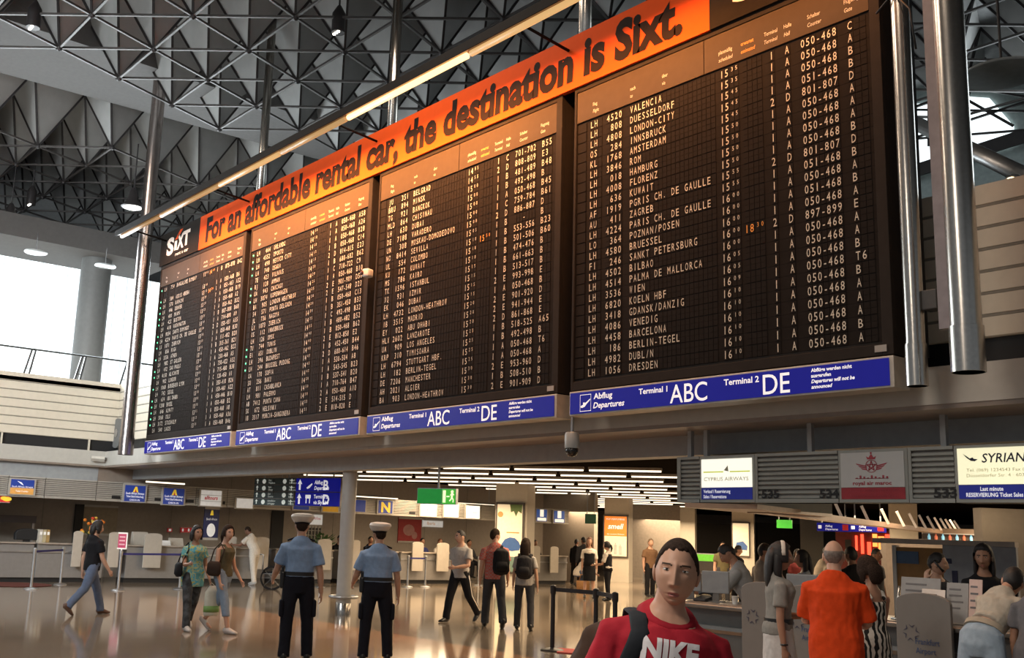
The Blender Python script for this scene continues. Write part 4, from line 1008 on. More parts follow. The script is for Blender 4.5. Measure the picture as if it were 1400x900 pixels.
mb = MB(); letters(mb, 'Verkauf / Reservierung', (-h+.07, -.024, .12), XD, ZD, .043, sx=.75, bold=.018); letters(mb, 'Sales / Reservations', (-h+.07, -.024, .055), XD, ZD, .043, sx=.75, bold=.018); mb.build('white_lettering', m_white, t, fix=False)
t, h = big_box(XS[3], XS[4], 'unlit grey and red airline sign with winged star emblem')
mb = MB(); mb.box(-h+.035, h-.035, -.02, -.01, .17, .555); mb.build('grey_face', m_unl, t)
mb = MB(); mb.box(-h+.035, h-.035, -.02, -.01, .04, .165); mb.build('red_face', m_unr, t)
mb = MB(); y = -.024; cx, cz = .0, .40
for sgn in (-1, 1):
    for k in range(3): mb.poly([(cx+sgn*.055, y, cz+.005-.018*k), (cx+sgn*(.19-.03*k), y, cz+.035-.026*k), (cx+sgn*(.17-.03*k), y, cz+.018-.026*k), (cx+sgn*.06, y, cz-.008-.018*k)], (0, .002, 0))
st = [(cx+.058*math.cos(PI/2+2*PI*i*2/5), cz+.058*math.sin(PI/2+2*PI*i*2/5)) for i in range(6)]
for (a, b_), (c, d) in zip(st, st[1:]): mb.beam((a, y, b_), (c, y, d), .010, .003, (0, 1, 0))
ci = circ(20, .068)
for (a, b_), (c, d) in zip(ci, ci[1:]+ci[:1]): mb.beam((cx+a, y, cz+b_), (cx+c, y, cz+d), .007, .003, (0, 1, 0))
mb.poly([(cx-.045, y, cz+.075), (cx+.045, y, cz+.075), (cx+.06, y, cz+.11), (cx+.03, y, cz+.095), (cx, y, cz+.135), (cx-.03, y, cz+.095), (cx-.06, y, cz+.11)], (0, .002, 0)); mb.ell((cx, y, cz+.145), .012, .003, .012, 8, 6)
letters(mb, 'royal air maroc', (0, y, .195), XD, ZD, .042, width=.46, align='c', bold=.028)
mb.add([(-.20, y, .262), (.20, y, .262), (.20, y, .268), (-.20, y, .268)], [(0,1,2,3)])
for k in range(9): mb.box(-.19+.045*k, -.19+.045*k+.022, y, y+.002, .262, .275+.012*((k*5) % 3))
mb.build('red_emblem', m_redp, t, fix=False)
mb = MB(); letters(mb, 'RÉSERVATION VERKAUF', (0, y, .115), XD, ZD, .035, width=1.3*h, align='c'); letters(mb, 'Reservations Ticket Sales', (0, y, .06), XD, ZD, .035, width=1.3*h, align='c'); mb.build('faint_lettering', m_redp, t, fix=False)
t, h = big_box(XS[5], XS[6], 'lit cream and blue airline sign at the right edge')
mb = MB(); mb.box(-h+.04, h-.035, -.02, -.01, .185, .555); mb.build('cream_face', m_lby, t)
mb = MB(); mb.box(-h+.04, h-.035, -.02, -.01, .04, .18); mb.build('blue_face', m_lb2, t)
mb = MB(); letters(mb, 'SYRIANAIR', (-h+.29, y, .405), XD, ZD, .095, width=.62, bold=.012, shear=.18)
mb.poly([(-h+.10, y, .50), (-h+.13, y, .48), (-h+.17, y, .45), (-h+.20, y, .46), (-h+.21, y, .445), (-h+.25, y, .44), (-h+.22, y, .42), (-h+.18, y, .425), (-h+.14, y, .455)], (0, .002, 0))
mb.build('dark_lettering', m_ink, t, fix=False)
mb = MB(); letters(mb, 'Tel. (069) 1234543 Fax (069) 124790', (-h+.13, y, .315), XD, ZD, .034, width=.86); letters(mb, 'Düsseldorfer Str. 4 · 60329 Frankfurt', (-h+.13, y, .26), XD, ZD, .034, width=.86); mb.build('faint_lettering', m_inkg, t, fix=False)
mb = MB(); letters(mb, 'Last minute', (-h+.26, y, .12), XD, ZD, .042, sx=.85, bold=.022); letters(mb, 'RESERVIERUNG Ticket Sales', (-h+.115, y, .06), XD, ZD, .042, sx=.82, bold=.022); mb.build('white_lettering', m_white, t, fix=False)
for v, l in ((943, 'first from the left'), (965, 'second from the left'), (1107, 'over the slats numbered 535 and 534'), (1290, 'over the slats numbered 533')):
    p = ony(v, 600, 11.05); mb = MB(); mb.box(p.x-.03, p.x+.03, 11.04, 11.10, ZB1, 3.13)
    tag(mb.build('band_hanger', m_steelb), 'grey post holding the airline sign band, %s' % l, 'post')
# receding row of white blades under the ticket hall roof
for i in range(12):
    d = 20 + 14.5*i/11; u = i/11.
    sx = 1146 + (1309-1146)*(1-(1/(1+1.9*u)))/(1-1/2.9)
    yb = 705 + (730-705)*((sx-1146)/163); yt = 688 + (715-688)*((sx-1146)/163)
    yt = 686 + 26*((sx-1146)/163); yb = yt + 22 - 7*u
    a = at(sx+5, yb, d); b = at(sx-5, yt, d)
    mb = MB(); mb.beam(a, b, .055, .03, (.5, -.8, 0))
    tag(mb.build('roof_fin', mat('blade_white', (.75, .66, .58), .4, emit=.12)), 'white upright fin in the receding row under the ticket hall roof', 'fin', 'row of white roof fins')
mb = MB(); mb.beam(at(1036, 697, 15), at(1312, 731, 34.5), .3, .10)
struct(mb.build('trim_12', mat('rail_copper', (.34, .22, .14), .35, .3)), 'copper edged roof rail under the blades')
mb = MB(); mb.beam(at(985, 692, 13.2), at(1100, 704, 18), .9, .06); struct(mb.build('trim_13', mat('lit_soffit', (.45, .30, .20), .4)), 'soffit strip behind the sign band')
for i, (x, y, d) in enumerate(((1000, 693, 14), (1045, 699, 15.5), (1085, 706, 17.5), (1012, 691, 13.5))):
    p = at(x, y+1, d); t = thing('downlight', 'orange downlight under the roof behind the lit white sign, %s' % ('nearest', 'middle', 'farthest', 'small one')[i], 'lamp', p)
    mb = MB(); mb.lathe([(.14, .0), (.16, .02), (.16, .10)], n=16); mb.build('ring', m_hous, t, 2)
    mb = MB(); mb.lathe([(.0, -.004), (.13, -.002), (.13, .0)], n=16); mb.build('bulb', mat('bulb_orange', (1, .6, .2), .4, emit=2.0, ecol=(1, .55, .2)), t)
# far ticket hall: wall parts, shops
def quad_wall(x0, x1, ytop, depth, m_, lab, name, cat='wall', thick=.3, z1=None):
    a = at(x0, 760, depth); b = at(x1, 760, depth); zt = z1 if z1 else at((x0+x1)/2, ytop, depth).z
    dv = (b-a); dv.z = 0; L_ = dv.length; dv.normalize()
    mb = MB(); mb.box(0, L_, 0, thick, 0, zt); o = mb.build(name, m_); o.location = (a.x, a.y, 0); o.rotation_euler[2] = math.atan2(dv.y, dv.x)
    struct(o, lab); return o
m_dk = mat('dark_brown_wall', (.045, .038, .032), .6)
quad_wall(858, 930, 690, 50, mat('beige_far', (.27, .23, .19), .6), 'beige wall between the second and third pillars', 'trim_18')
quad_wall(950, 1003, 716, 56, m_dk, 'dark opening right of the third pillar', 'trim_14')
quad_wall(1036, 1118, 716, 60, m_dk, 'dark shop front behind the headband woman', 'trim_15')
quad_wall(1212, 1345, 738, 24, mat('low_wall', (.16, .13, .11), .6), 'low wall behind the ticket desks', 'trim_16')
quad_wall(1345, 1500, 697, 19, mat('grey_block', (.30, .275, .25), .5, var=.04), 'grey wall block at right under the band', 'trim_17')
area('block_wash', at(1372, 697, 18.5), at(1372, 760, 18.9), 2.0, .1, 9, (1, .70, .40))
sh = thing('shop', 'far shop with glowing red and orange lights', 'shop', at(1143, 762, 48), R(30)); sc = 48/F
mb = MB(); mb.box(0, 74*sc, .2, .4, -1.0, 38*sc); mb.build('back_wall', mat('shop_red', (.20, .03, .02), .6), sh)
m_sr = mat('shop_glow_red', (1, .08, .03), .4, emit=2.6, ecol=(1, .07, .03)); m_so = mat('shop_glow_orange', (1, .35, .08), .4, emit=2.4, ecol=(1, .3, .06))
for x0, x1, y0, y1, m_ in ((32, 36, 6, 32, m_sr), (25, 28, 10, 30, m_sr), (47, 53, 16, 33, m_so), (54, 62, 8, 30, m_so), (40, 45, 4, 22, m_sr), (12, 20, 12, 24, m_dk), (63, 70, 18, 33, m_sr)):
    mb = MB(); mb.box(x0*sc, x1*sc, .12, .2, y0*sc, y1*sc); mb.build('lit_panel', m_, sh)
mb = MB()
for k in range(4): mb.beam(((46+k*4)*sc, .08, 2*sc), ((60+k*4)*sc, .08, 14*sc), .08, .08)
mb.build('stair_rail', m_steel, sh)
sh = thing('shop_shelves', 'lit shelves of small bright goods right of the far pillar', 'shelves', at(1262, 748, 30), R(30)); sc = 30/F
mb = MB(); mb.box(0, 75*sc, .2, .3, -1.2, 26*sc); mb.build('back_panel', mat('shelf_back', (.20, .14, .10), .6), sh)
mb = MB()
for y in (0, 9, 18): mb.box(0, 75*sc, 0, .2, y*sc, y*sc+.03)
mb.build('shelf_board', m_steel, sh)
gc = [((.9, .55, .2), 1.2), ((.3, .7, .9), 1.2), ((.9, .9, .9), .9), ((.8, .2, .1), .9)]
for k in range(16):
    x = (4+k*4.3)*sc; m_ = mat('goods_%d' % (k % 4), gc[k % 4][0], .5, emit=gc[k % 4][1]*.5)
    z0 = (0, 9)[k % 2]*sc+.03
    mb = MB(); mb.lathe([(.035, 0), (.04, .08), (.02, .13), (.018, .16)], (x, .1, z0), 8); mb.build('goods_item', m_, sh)
gz = thing('kiosk', 'low kiosk glowing green far behind the third pillar', 'kiosk', at(951, 770, 44), R(30)); sc = 44/F
mb = MB(); mb.box(0, 28*sc, 0, .6, -.6, 5*sc); mb.build('base', m_dk, gz)
mb = MB(); mb.box(0, 28*sc, -.02, 0, 3*sc, 12*sc); mb.build('green_panel', mat('kiosk_green', (.15, .6, .05), .4, emit=.3, ecol=(.2, .7, .05)), gz)
mb = MB(); mb.box(0, 28*sc, 0, .6, 12*sc, 13*sc); mb.build('counter_top', m_steel, gz)
tr = thing('luggage_trolley', 'luggage trolleys parked beside the second pillar', 'trolley', at(880, 794, 40)); tr.location.z = 0
for k in range(3):
    mb = MB(); x = k*.32
    mb.tube([(x, 0, .12), (x, 0, 1.0), (x+.1, .25, 1.05)], .03, 8); mb.tube([(x+.2, 0, .12), (x+.2, 0, 1.0)], .03, 8); mb.box(x-.02, x+.25, -.1, .7, .12, .16); mb.box(x+.02, x+.06, .0, .1, 0, .12); mb.box(x+.18, x+.22, .5, .6, 0, .12); mb.build('trolley_frame', m_steel, tr)
    mb = MB(); mb.box(x, x+.22, .1, .5, .17, .62); mb.build('suitcase', m_black if k != 1 else m_dk, tr, bevel=.03)
# ---- ticket counters at the right
m_tk = mat('ticket_grey', (.13, .13, .125), .35, .25, var=.06); m_tkl = mat('ticket_lip', (.22, .22, .21), .28, .5); m_part = mat('partition_grey', (.17, .165, .155), .5, var=.04)
m_logo = mat('logo_dark', (.05, .05, .08), .5)
def tcounter(x0, x1, lab):
    t = thing('ticket_counter', lab, 'counter', ((x0+x1)/2, 10.3, 0)); h = (x1-x0)/2-.01
    mb = MB(); mb.poly([(-h, .0, .10), (-h, -.02, .70), (-h, .02, .74), (-h, .02, .93), (-h, .62, .93), (-h, .62, .10)], (2*h, 0, 0)); mb.build('body', m_tk, t, bevel=.008)
    mb = MB(); mb.poly([(-h, -.03, .66), (-h, -.06, .70), (-h, -.05, .74), (-h, .0, .74), (-h, .0, .66)], (2*h, 0, 0)); mb.build('bumper_rail', m_tkl, t)
    mb = MB(); mb.box(-h, h, -.09, .70, .95, .99); mb.poly([(-h, -.09, .99), (-h, -.12, .97), (-h, -.11, .93), (-h, -.06, .93)], (2*h, 0, 0)); mb.build('worktop', m_tkl, t, bevel=.01)
    mb = MB(); mb.box(-h, h, .05, .6, 0, .10); mb.build('plinth', m_black, t)
xs = [-8.6, -7.42, -6.98, -6.30, -5.68, -4.4, -2.6]
for a, b, l in ((-8.6, -7.2, 'behind the shoulder of the man in red'), (-7.2, -5.75, 'behind the woman in grey and the man in orange'), (-5.75, -4.3, 'under the paper stands'), (-4.3, -2.4, 'at the right edge of the picture')):
    tcounter(a, b, 'grey curved ticket counter %s' % l)
def partition(px0, px1, lab, text=True):
    p0, p1 = ony(px0, 850, 10.1), ony(px1, 850, 10.1); w = (p1.x-p0.x)/2
    t = thing('counter_partition', lab, 'partition', ((p0.x+p1.x)/2, 10.1, 0))
    pts = [(-w, 0, .06), (w, 0, .06)] + [(w*math.cos(PI*k/10), 0, 1.19+.09*math.sin(PI*k/10)) for k in range(11)]
    MB().poly(pts, (0, .045, 0)).build('panel', m_part, t, bevel=.006)
    mb = MB(); cx = -w*.45; cz = .90
    for k in range(6):
        a = k*PI/3+.3
        pa = [(cx+.085*math.cos(a+d)*r_, -.004, cz+.085*math.sin(a+d)*r_) for d, r_ in ((-.25, 1.0), (.1, .72), (.5, .95), (.12, .58), (-.1, .62))]
        mb.poly(pa, (0, .003, 0))
    mb.build('star_emblem', m_logo, t)
    if text:
        mb = MB(); letters(mb, 'Frankfurt', (-w*.30, -.004, .80), XD, ZD, .055, sx=.85, bold=.012); letters(mb, 'Airport', (-w*.30, -.004, .715), XD, ZD, .055, sx=.85, bold=.012); mb.build('partition_lettering', mat('logo_blue', (.04, .07, .16), .5), t, fix=False)
partition(1014, 1070, 'grey partition with star emblem left of the headband woman', False)
partition(1073, 1140, 'grey partition with star and blue lettering behind the man in orange')
partition(1225, 1300, 'rounded grey partition with star and blue lettering under the paper stands')
def sheet(px0, px1, py0, py1, Y, m_, lab, cat='paper', name='paper_sheet', marks=True):
    p = ony((px0+px1)/2, py1, Y); w = (ony(px1, py1, Y).x-ony(px0, py1, Y).x)/2; hgt = ony(px0, py0, Y).z-ony(px0, py1, Y).z
    hgt += max(0, p.z-.995); t = thing(name, lab, cat, (p.x, Y, .995))
    M = Matrix.Rotation(R(-9), 4, 'X')
    mb = MB(); mb.box(-w, w, 0, .012, 0, hgt, M); mb.build('sheet', m_, t, bevel=.003)
    if marks:
        mb = MB()
        for k in range(4): mb.box(-w*.75, w*(.3+.12*(k % 3)), -.003, 0, hgt*(.82-.15*k), hgt*(.86-.15*k), M)
        mb.build('printed_lines', mat('print_grey', (.16, .15, .15), .6), t)
    mb = MB(); mb.box(-w*.8, w*.8, -.0, .12, 0, .012); mb.build('foot', m_dim if 0 else m_slat, t)
    return t
m_pap = mat('paper_grey', (.34, .33, .32), .6); m_papw = mat('paper_white', (.72, .70, .66), .6); m_papp = mat('paper_pink', (.68, .50, .44), .6)
sheet(1229, 1283, 790, 832, 10.42, m_pap, 'large grey sheet in a stand behind the rounded partition')
sheet(1258, 1290, 806, 834, 10.28, m_papw, 'white note with red heading taped before the large sheet')
sheet(1292, 1322, 797, 838, 10.42, m_pap, 'pale grey sheet stand right of the white note')
sheet(1322, 1340, 792, 824, 10.40, m_papp, 'tall pinkish brochure stand held by the leaning customer')
wn = thing('steel_stand', 'bright steel leaflet stand left of the paper stands', 'stand', (ony(1224, 815, 10.5).x, 10.5, .99)); mb = MB(); mb.tube([(0,0,0), (.05,0,.33)], .015, 8); mb.tube([(.06,0,0), (.09,0,.30)], .012, 8); mb.box(-.03, .12, -.05, .05, 0, .015); mb.build('rods', m_chrome, wn, True)
# desk screens behind the counters
t = thing('office_screen', 'tan office screen with blue strip behind the clerk on the phone', 'screen', ony(1256, 800, 12.9)); t.location.z = 0
w = (ony(1290, 770, 12.9).x-ony(1222, 770, 12.9).x)/2; zt = ony(1256, 749, 12.9).z
mb = MB(); mb.box(-w, w, 0, .05, .1, zt); mb.build('panel', mat('screen_tan', (.30, .15, .04), .6), t, bevel=.006)
mb = MB(); mb.box(-w, w*.05, -.01, 0, zt-.20, zt-.05); mb.build('blue_strip', mat('strip_blue', (.06, .11, .20), .6), t)
mb = MB(); mb.box(-w, -w+.05, -.02, .07, 0, zt+.02); mb.build('screen_post', m_slat, t)
t = thing('office_screen', 'grey office screen with pale top behind the dark haired clerk', 'screen', ony(1340, 800, 12.9)); t.location.z = 0
w = (ony(1392, 770, 12.9).x-ony(1291, 770, 12.9).x)/2; zt = ony(1340, 747, 12.9).z
mb = MB(); mb.box(-w, w, 0, .05, .1, zt); mb.build('panel', mat('screen_grey', (.30, .31, .33), .5), t, bevel=.006)
mb = MB(); mb.box(-w-.9, w, -.02, .08, zt, zt+.06); mb.build('top_rail', m_ctop, t)
mb = MB(); mb.box(-w*.75, -w*.6, -.01, 0, zt-.75, zt-.3); mb.box(-w*.9, -w*.75, -.01, 0, zt-.22, zt-.16); mb.box(-w*.5, -w*.42, -.01, 0, zt-.8, zt-.5); mb.build('dark_markings', m_ink, t)
m_mon = mat('monitor_grey', (.30, .31, .32), .4)
for px_, Y, w, hh, l in ((978, 10.55, .16, .26, 'between the man in red and the leaning clerk'), (1097, 10.7, .17, .28, 'behind the arm of the woman in grey'), (944, 10.6, .13, .22, 'nearest the man in red')):
    p = ony(px_, 815, Y); t = thing('monitor', 'grey screen on the ticket counter %s' % l, 'monitor', (p.x, Y, .99), R(25))
    mb = MB(); mb.box(-w, w, 0, .05, .10, .10+hh); mb.build('screen_shell', m_mon, t, bevel=.01)
    mb = MB(); mb.box(-.04, .04, .01, .04, .0, .12); mb.box(-.10, .10, -.05, .1, 0, .012); mb.build('stand', m_slatd, t)
for px_, l, c in ((1005, 'white', (.7, .68, .64)), (962, 'dark', (.05, .05, .05))):
    p = ony(px_, 818, 10.5); t = thing('desk_telephone' if l == 'dark' else 'paper_cup', '%s %s on the counter by the leaning clerk' % (l, 'telephone' if l == 'dark' else 'paper cup'), 'telephone' if l == 'dark' else 'cup', (p.x, 10.5, .99))
    if l == 'dark':
        mb = MB(); mb.poly([(-.09, -.09, 0), (-.09, .09, 0), (-.09, .09, .07), (-.09, -.09, .03)], (.18, 0, 0)); mb.build('base', m_black, t, bevel=.008)
        mb = MB(); mb.tube([(-.1, .05, .085), (-.04, .05, .1), (.04, .05, .1), (.1, .05, .085)], [.024, .016, .016, .024], 10); mb.build('handset', m_black, t, True)
    else:
        mb = MB(); mb.lathe([(.03, 0), (.04, .09), (.042, .092)], n=14); mb.build('cup', m_papw, t, 2)
        mb = MB(); mb.lathe([(.036, .088), (.0, .089)], n=14); mb.build('drink', m_dk, t)
# ------------------------------------------------------------------ people
def skin(n, c): return mat('skin_'+n, c, .5, var=.06, scale=14, spec=.35)
SK = {'fair': skin('fair', (.50, .29, .20)), 'tan': skin('tan', (.36, .19, .12)), 'dark': skin('dark', (.22, .11, .07)), 'pale': skin('pale', (.58, .38, .29))}
m_lip = mat('lip_tone', (.36, .13, .11), .45); m_eye = mat('eye_white', (.68, .66, .62), .25); m_brow = mat('brow_brown', (.075, .045, .03), .8); m_iris = mat('eye_iris', (.03, .025, .02), .15)
HC = {'black': mat('hair_black', (.012, .010, .010), .6, var=.3, scale=60), 'brown': mat('hair_brown', (.032, .021, .016), .9, var=.4, scale=90, spec=.1), 'auburn': mat('hair_auburn', (.13, .05, .025), .5, var=.3, scale=60), 'grey': mat('hair_grey', (.16, .12, .10), .6, var=.3, scale=60), 'fairbrown': mat('hair_fairbrown', (.16, .10, .055), .55, var=.3, scale=60)}
def cloth(n, c, rough=.85): return mat('cloth_'+n, c, rough, var=.08, scale=22, bump=.15, spec=.2)
def g2(a, b, sa, sb): return math.exp(-(a/sa)**2-(b/sb)**2)
def head_pt(u, w, fem=0.0):
    dx, dy, dz = math.sin(w)*math.sin(u), math.sin(w)*math.cos(u), math.cos(w)
    x, y, z = .0765*dx, .099*dy, .120*dz
    if dz < 0:
        t = -dz; x *= 1-(.20+.10*fem)*t**(2.0-.5*fem)
        y *= (1-.06*t) if dy > 0 else (1-.50*t**1.2)
    if dy < 0: y *= 1.02
    if dy > .05:
        k = min(1, dy*3); ax = abs(x); f = 0
        if -.060 < z < .045:
            tz = (.030-z)/.074
            amp = .005+.021*max(0, min(1, tz))**1.25
            if z < -.044: amp *= max(0, 1-(-.044-z)/.010)
            if z > .030: amp *= max(0, 1-(z-.030)/.015)
            f += amp*math.exp(-(ax/(.0075+.0055*max(0, min(1, tz))))**2)
        f += .008*g2(ax-.0145, z+.043, .006, .007)
        f -= .012*g2(ax-.032, z-.008, .017, .0115)
        f += .0045*g2(ax-.030, z-.029, .022, .007)*(1-.6*fem)
        f += .0045*g2(ax-.047, z+.022, .018, .018)
        f += .0065*g2(ax, z+.073, .019, .0050) + .0070*g2(ax, z+.0855, .016, .0050) - .0055*g2(ax, z+.0790, .024, .0022)
        f += .009*g2(ax, z+.108, .020, .013)
        f -= .004*g2(ax, z+.096, .016, .004)
        y += k*f
    return Vector((x, y, z))
HL = [(0, .074), (28, .072), (45, .066), (58, .044), (68, .012), (80, -.004), (92, -.012), (98, .012), (112, .018), (125, -.035), (150, -.068), (180, -.074)]
def hairline(u):
    a = abs(math.degrees(u)) % 360
    if a > 180: a = 360-a
    for (a0, z0), (a1, z1) in zip(HL, HL[1:]):
        if a <= a1: return z0+(z1-z0)*(a-a0)/(a1-a0)
    return HL[-1][1]
def bake(me_or_mb, name, voxel, smooth=4, fac=.5, wrinkle=0.0, wscale=9.0, seed=0.0):
    """one continuous surface out of overlapping lofts"""
    o = me_or_mb.build(name, m_black)
    md = o.modifiers.new('r', 'REMESH'); md.mode = 'VOXEL'; md.voxel_size = voxel; md.use_smooth_shade = True
    if smooth: sm = o.modifiers.new('s', 'SMOOTH'); sm.iterations = smooth; sm.factor = fac
    dg = bpy.context.evaluated_depsgraph_get(); ev = o.evaluated_get(dg); me = ev.to_mesh()
    v = [p.co.copy() for p in me.vertices]; nr = [p.normal.copy() for p in me.vertices] if wrinkle else None
    f = [tuple(p.vertices) for p in me.polygons]
    ev.to_mesh_clear(); old = o.data; bpy.data.objects.remove(o); bpy.data.meshes.remove(old)
    if wrinkle:
        for i, p in enumerate(v):
            q = Vector((p.x*wscale*1.4+seed, p.y*wscale*1.4, p.z*wscale*.75+seed))
            v[i] = p + nr[i]*(noise.noise(q)*.65+noise.noise(q*2.3)*.35)*wrinkle
    mb = MB(); mb.add(v, f); return mb
TORSO = {'m': [(-.10, .10, .085, 0), (-.03, .150, .108, -.008), (.04, .155, .110, -.005), (.12, .145, .102, 0), (.22, .146, .102, .005), (.33, .163, .115, .010), (.40, .174, .113, .004), (.445, .155, .098, -.004), (.485, .112, .080, -.010), (.515, .078, .068, -.010), (.545, .061, .061, -.004), (.60, .057, .059, .008), (.64, .055, .059, .016)],
         'f': [(-.10, .10, .085, 0), (-.03, .165, .112, -.012), (.04, .160, .110, -.008), (.12, .128, .090, 0), (.20, .118, .086, .004), (.30, .138, .100, .014), (.36, .146, .112, .022), (.405, .150, .096, .006), (.445, .132, .082, -.004), (.485, .092, .066, -.010), (.515, .062, .056, -.010), (.545, .050, .052, -.004), (.60, .047, .050, .006), (.64, .046, .050, .014)]}
def rotx(p, c, a):
    y, z = p.y-c.y, p.z-c.z
    return Vector((p.x, c.y+y*math.cos(a)+z*math.sin(a), c.z-y*math.sin(a)+z*math.cos(a)))
def person(label, p, rz, h=1.75, sex='m', sk='fair', hair='black', style='short', top=None, bot=None, shoe=None, sleeve=.62, lean=0, side=0, twist=0, aR=(0, 8, 12), aL=(0, 8, 12), lR=(4, 3, 4), lL=(-4, 3, 4), head=(0, 0, 0), vox=.013, hem=-.09, legs='trousers', belt=None, loose=.022, group=None, skirt_len=.35, strap=False, sit=0, res=(28, 22), fat=1.0, inner=(0, 0), top_v=1.0):
    s = h/1.708; H = HC[hair]
    root = thing('person', label, 'person', (p.x, p.y, 0), rz, group)
    root.scale = (s, s, s)
    TH, SH, ANK, UA, FA = .43, .41, .085, .285, .25
    hw = .088 if sex == 'm' else .092; sw = .188 if sex == 'm' else .160
    J = {}
    def leg(sd, a, out, k):
        th = R(a); o_ = R(out)
        d1 = Vector((sd*math.sin(o_), math.sin(th)*math.cos(o_), -math.cos(th)*math.cos(o_)))
        ph = th-R(k); d2 = Vector((sd*math.sin(o_)*.6, math.sin(ph), -math.cos(ph))).normalized()
        hp = Vector((sd*hw, 0, 0)); kn = hp+d1*TH; an = kn+d2*SH
        return hp, kn, an, ph
    LG = {1: leg(1, *lR), -1: leg(-1, *lL)}
    low = min(LG[k][2].z - (max(0, -math.sin(LG[k][3]))*.06) for k in LG)
    pz = ANK-low
    if sit: pz = sit
    P = Vector((0, 0, pz))
    for k in LG: LG[k] = tuple(q+P if isinstance(q, Vector) else q for q in LG[k])
    la, sa, ta = R(lean), R(side), R(twist)
    def up(q):                                               # spine transform
        t = max(0, min(1, (q.z+.02)/.22)); r = Vector(q)
        c_, s_ = math.cos(ta*t), math.sin(ta*t); r = Vector((r.x*c_-r.y*s_, r.x*s_+r.y*c_, r.z))
        r = rotx(r, Vector((0, 0, 0)), la*t)
        c_, s_ = math.cos(sa*t), math.sin(sa*t); r = Vector((r.x*c_+r.z*s_, r.y, -r.x*s_+r.z*c_))
        return r+P
    tor = TORSO[sex]
    def arm(sd, a, out, e):
        sh = up(Vector((sd*sw, -.008, .400)))
        th = R(a); o_ = R(out)
        d1 = Vector((sd*math.sin(o_), math.sin(th)*math.cos(o_), -math.cos(th)*math.cos(o_)))
        ph = th+R(e); inn = R(inner[0] if sd > 0 else inner[1])
        d2 = Vector((sd*math.sin(o_)*.5 - sd*math.sin(inn), math.sin(ph)*math.cos(inn), -math.cos(ph)*math.cos(inn))).normalized()
        el = sh+d1*UA; wr = el+d2*FA
        return sh, el, wr, d1, d2
    AR = {1: arm(1, *aR), -1: arm(-1, *aL)}
    b = MB()
    b.tube([up(Vector((0, y, z))) for z, rx, ry, y in tor], [(rx*.93*(fat if z < .45 else 1), ry*.93*(fat if z < .45 else 1)) for z, rx, ry, y in tor], 20, side=(1, 0, 0))
    lean_leg = .92 if sex == 'f' else 1.0
    for k in (1, -1):
        hp, kn, an, ph = LG[k]
        b.tube([hp+Vector((-k*.01, 0, .05)), hp.lerp(kn, .3), hp.lerp(kn, .75), kn, kn.lerp(an, .28)+Vector((0, -.012, 0)), kn.lerp(an, .65), an], [.090, .083*lean_leg, .064*lean_leg, .056*lean_leg, .056*lean_leg, .042, .035], 14)
        sh, el, wr, d1, d2 = AR[k]
        af = 1.0 if sex == 'm' else .82
        ins = up(Vector((k*(sw-.075), -.008, .410)))
        b.tube([ins, sh+Vector((0, 0, .0)), sh.lerp(el, .4), el, el.lerp(wr, .3), el.lerp(wr, .75), wr], [.042*af, .050*af, .047*af, .041*af, .041*af, .031*af, .027*af], 12)
        # hand: palm, thumb and four curled fingers
        n_in = Vector((-k, 0, 0)); n_in = (n_in - d2*n_in.dot(d2)); n_in = n_in.normalized() if n_in.length > .1 else Vector((0, 0, -1))
        lat = d2.cross(n_in)*k; 
        if lat.y < -.2: lat = -lat
        hf = .95 if sex == 'm' else .85
        pe = wr+d2*.088*hf
        b.tube([wr-d2*.02, wr+d2*.02*hf, wr+d2*.055*hf, pe], [(.024*hf, .020*hf), (.032*hf, .016*hf), (.040*hf, .015*hf), (.038*hf, .012*hf)], 12, side=lat)
        for i, (o_, ln) in enumerate(((.029, .070), (.010, .079), (-.010, .073), (-.028, .057))):
            q0 = pe+lat*o_*hf-d2*.012; q1 = q0+(d2*math.cos(R(14))+n_in*math.sin(R(14)))*ln*.5*hf
            q2 = q1+(d2*math.cos(R(38+6*i))+n_in*math.sin(R(38+6*i)))*ln*.32*hf; q3 = q2+(d2*math.cos(R(62+6*i))+n_in*math.sin(R(62+6*i)))*ln*.26*hf
            b.tube([q0, q1, q2, q3], [.0092*hf, .0086*hf, .0080*hf, .0065*hf], 8)
        t0 = wr+d2*.022*hf+lat*.024*hf; t1 = t0+(d2*.62+lat*.62+n_in*.35).normalized()*.040*hf; t2 = t1+(d2*.86+lat*.25+n_in*.45).normalized()*.030*hf; t3 = t2+(d2*.9+n_in*.5).normalized()*.022*hf
        b.tube([t0-lat*.012, t1, t2, t3], [.0125*hf, .0105*hf, .0095*hf, .0075*hf], 8)
        if legs in ('skirt', 'capri', 'shorts'):
            fd = Vector((0, math.cos(min(0, ph*.6)), math.sin(min(0, ph*.6))))
            b.tube([an+Vector((0, -.045, -.05)), an+Vector((0, .01, -.045)), an+fd*.09+Vector((0, 0, -.062)), an+fd*.16+Vector((0, 0, -.07))], [(.028, .026), (.034, .036), (.038, .022), (.026, .012)], 10, side=(1, 0, 0))
    body = bake(b, 'b', vox, 3, .4)
    # head
    hy, hp_, hr = head
    fem = 1.0 if sex == 'f' else 0.0
    HM = Matrix.Translation(up(Vector((0, .030, .660)))) @ Matrix.Rotation(la*.5, 4, 'X').inverted() @ Matrix.Rotation(R(-hy), 4, 'Z') @ Matrix.Rotation(R(hp_), 4, 'X') @ Matrix.Rotation(R(hr), 4, 'Y')
    nu, nw = res
    def grid(fn):
        v = [fn(2*PI*i/nu-PI, PI*(j+.0)/nw) for j in range(1, nw) for i in range(nu)]
        f = [((j*nu+i), (j*nu+(i+1) % nu), ((j+1)*nu+(i+1) % nu), ((j+1)*nu+i)) for j in range(nw-2) for i in range(nu)]
        return v, f
    v, f = grid(lambda u, w: head_pt(u, w, fem))
    raw = list(v)
    v = v+[Vector((0, 0, .12)), Vector((0, .02, -.119))]; n_ = len(v)
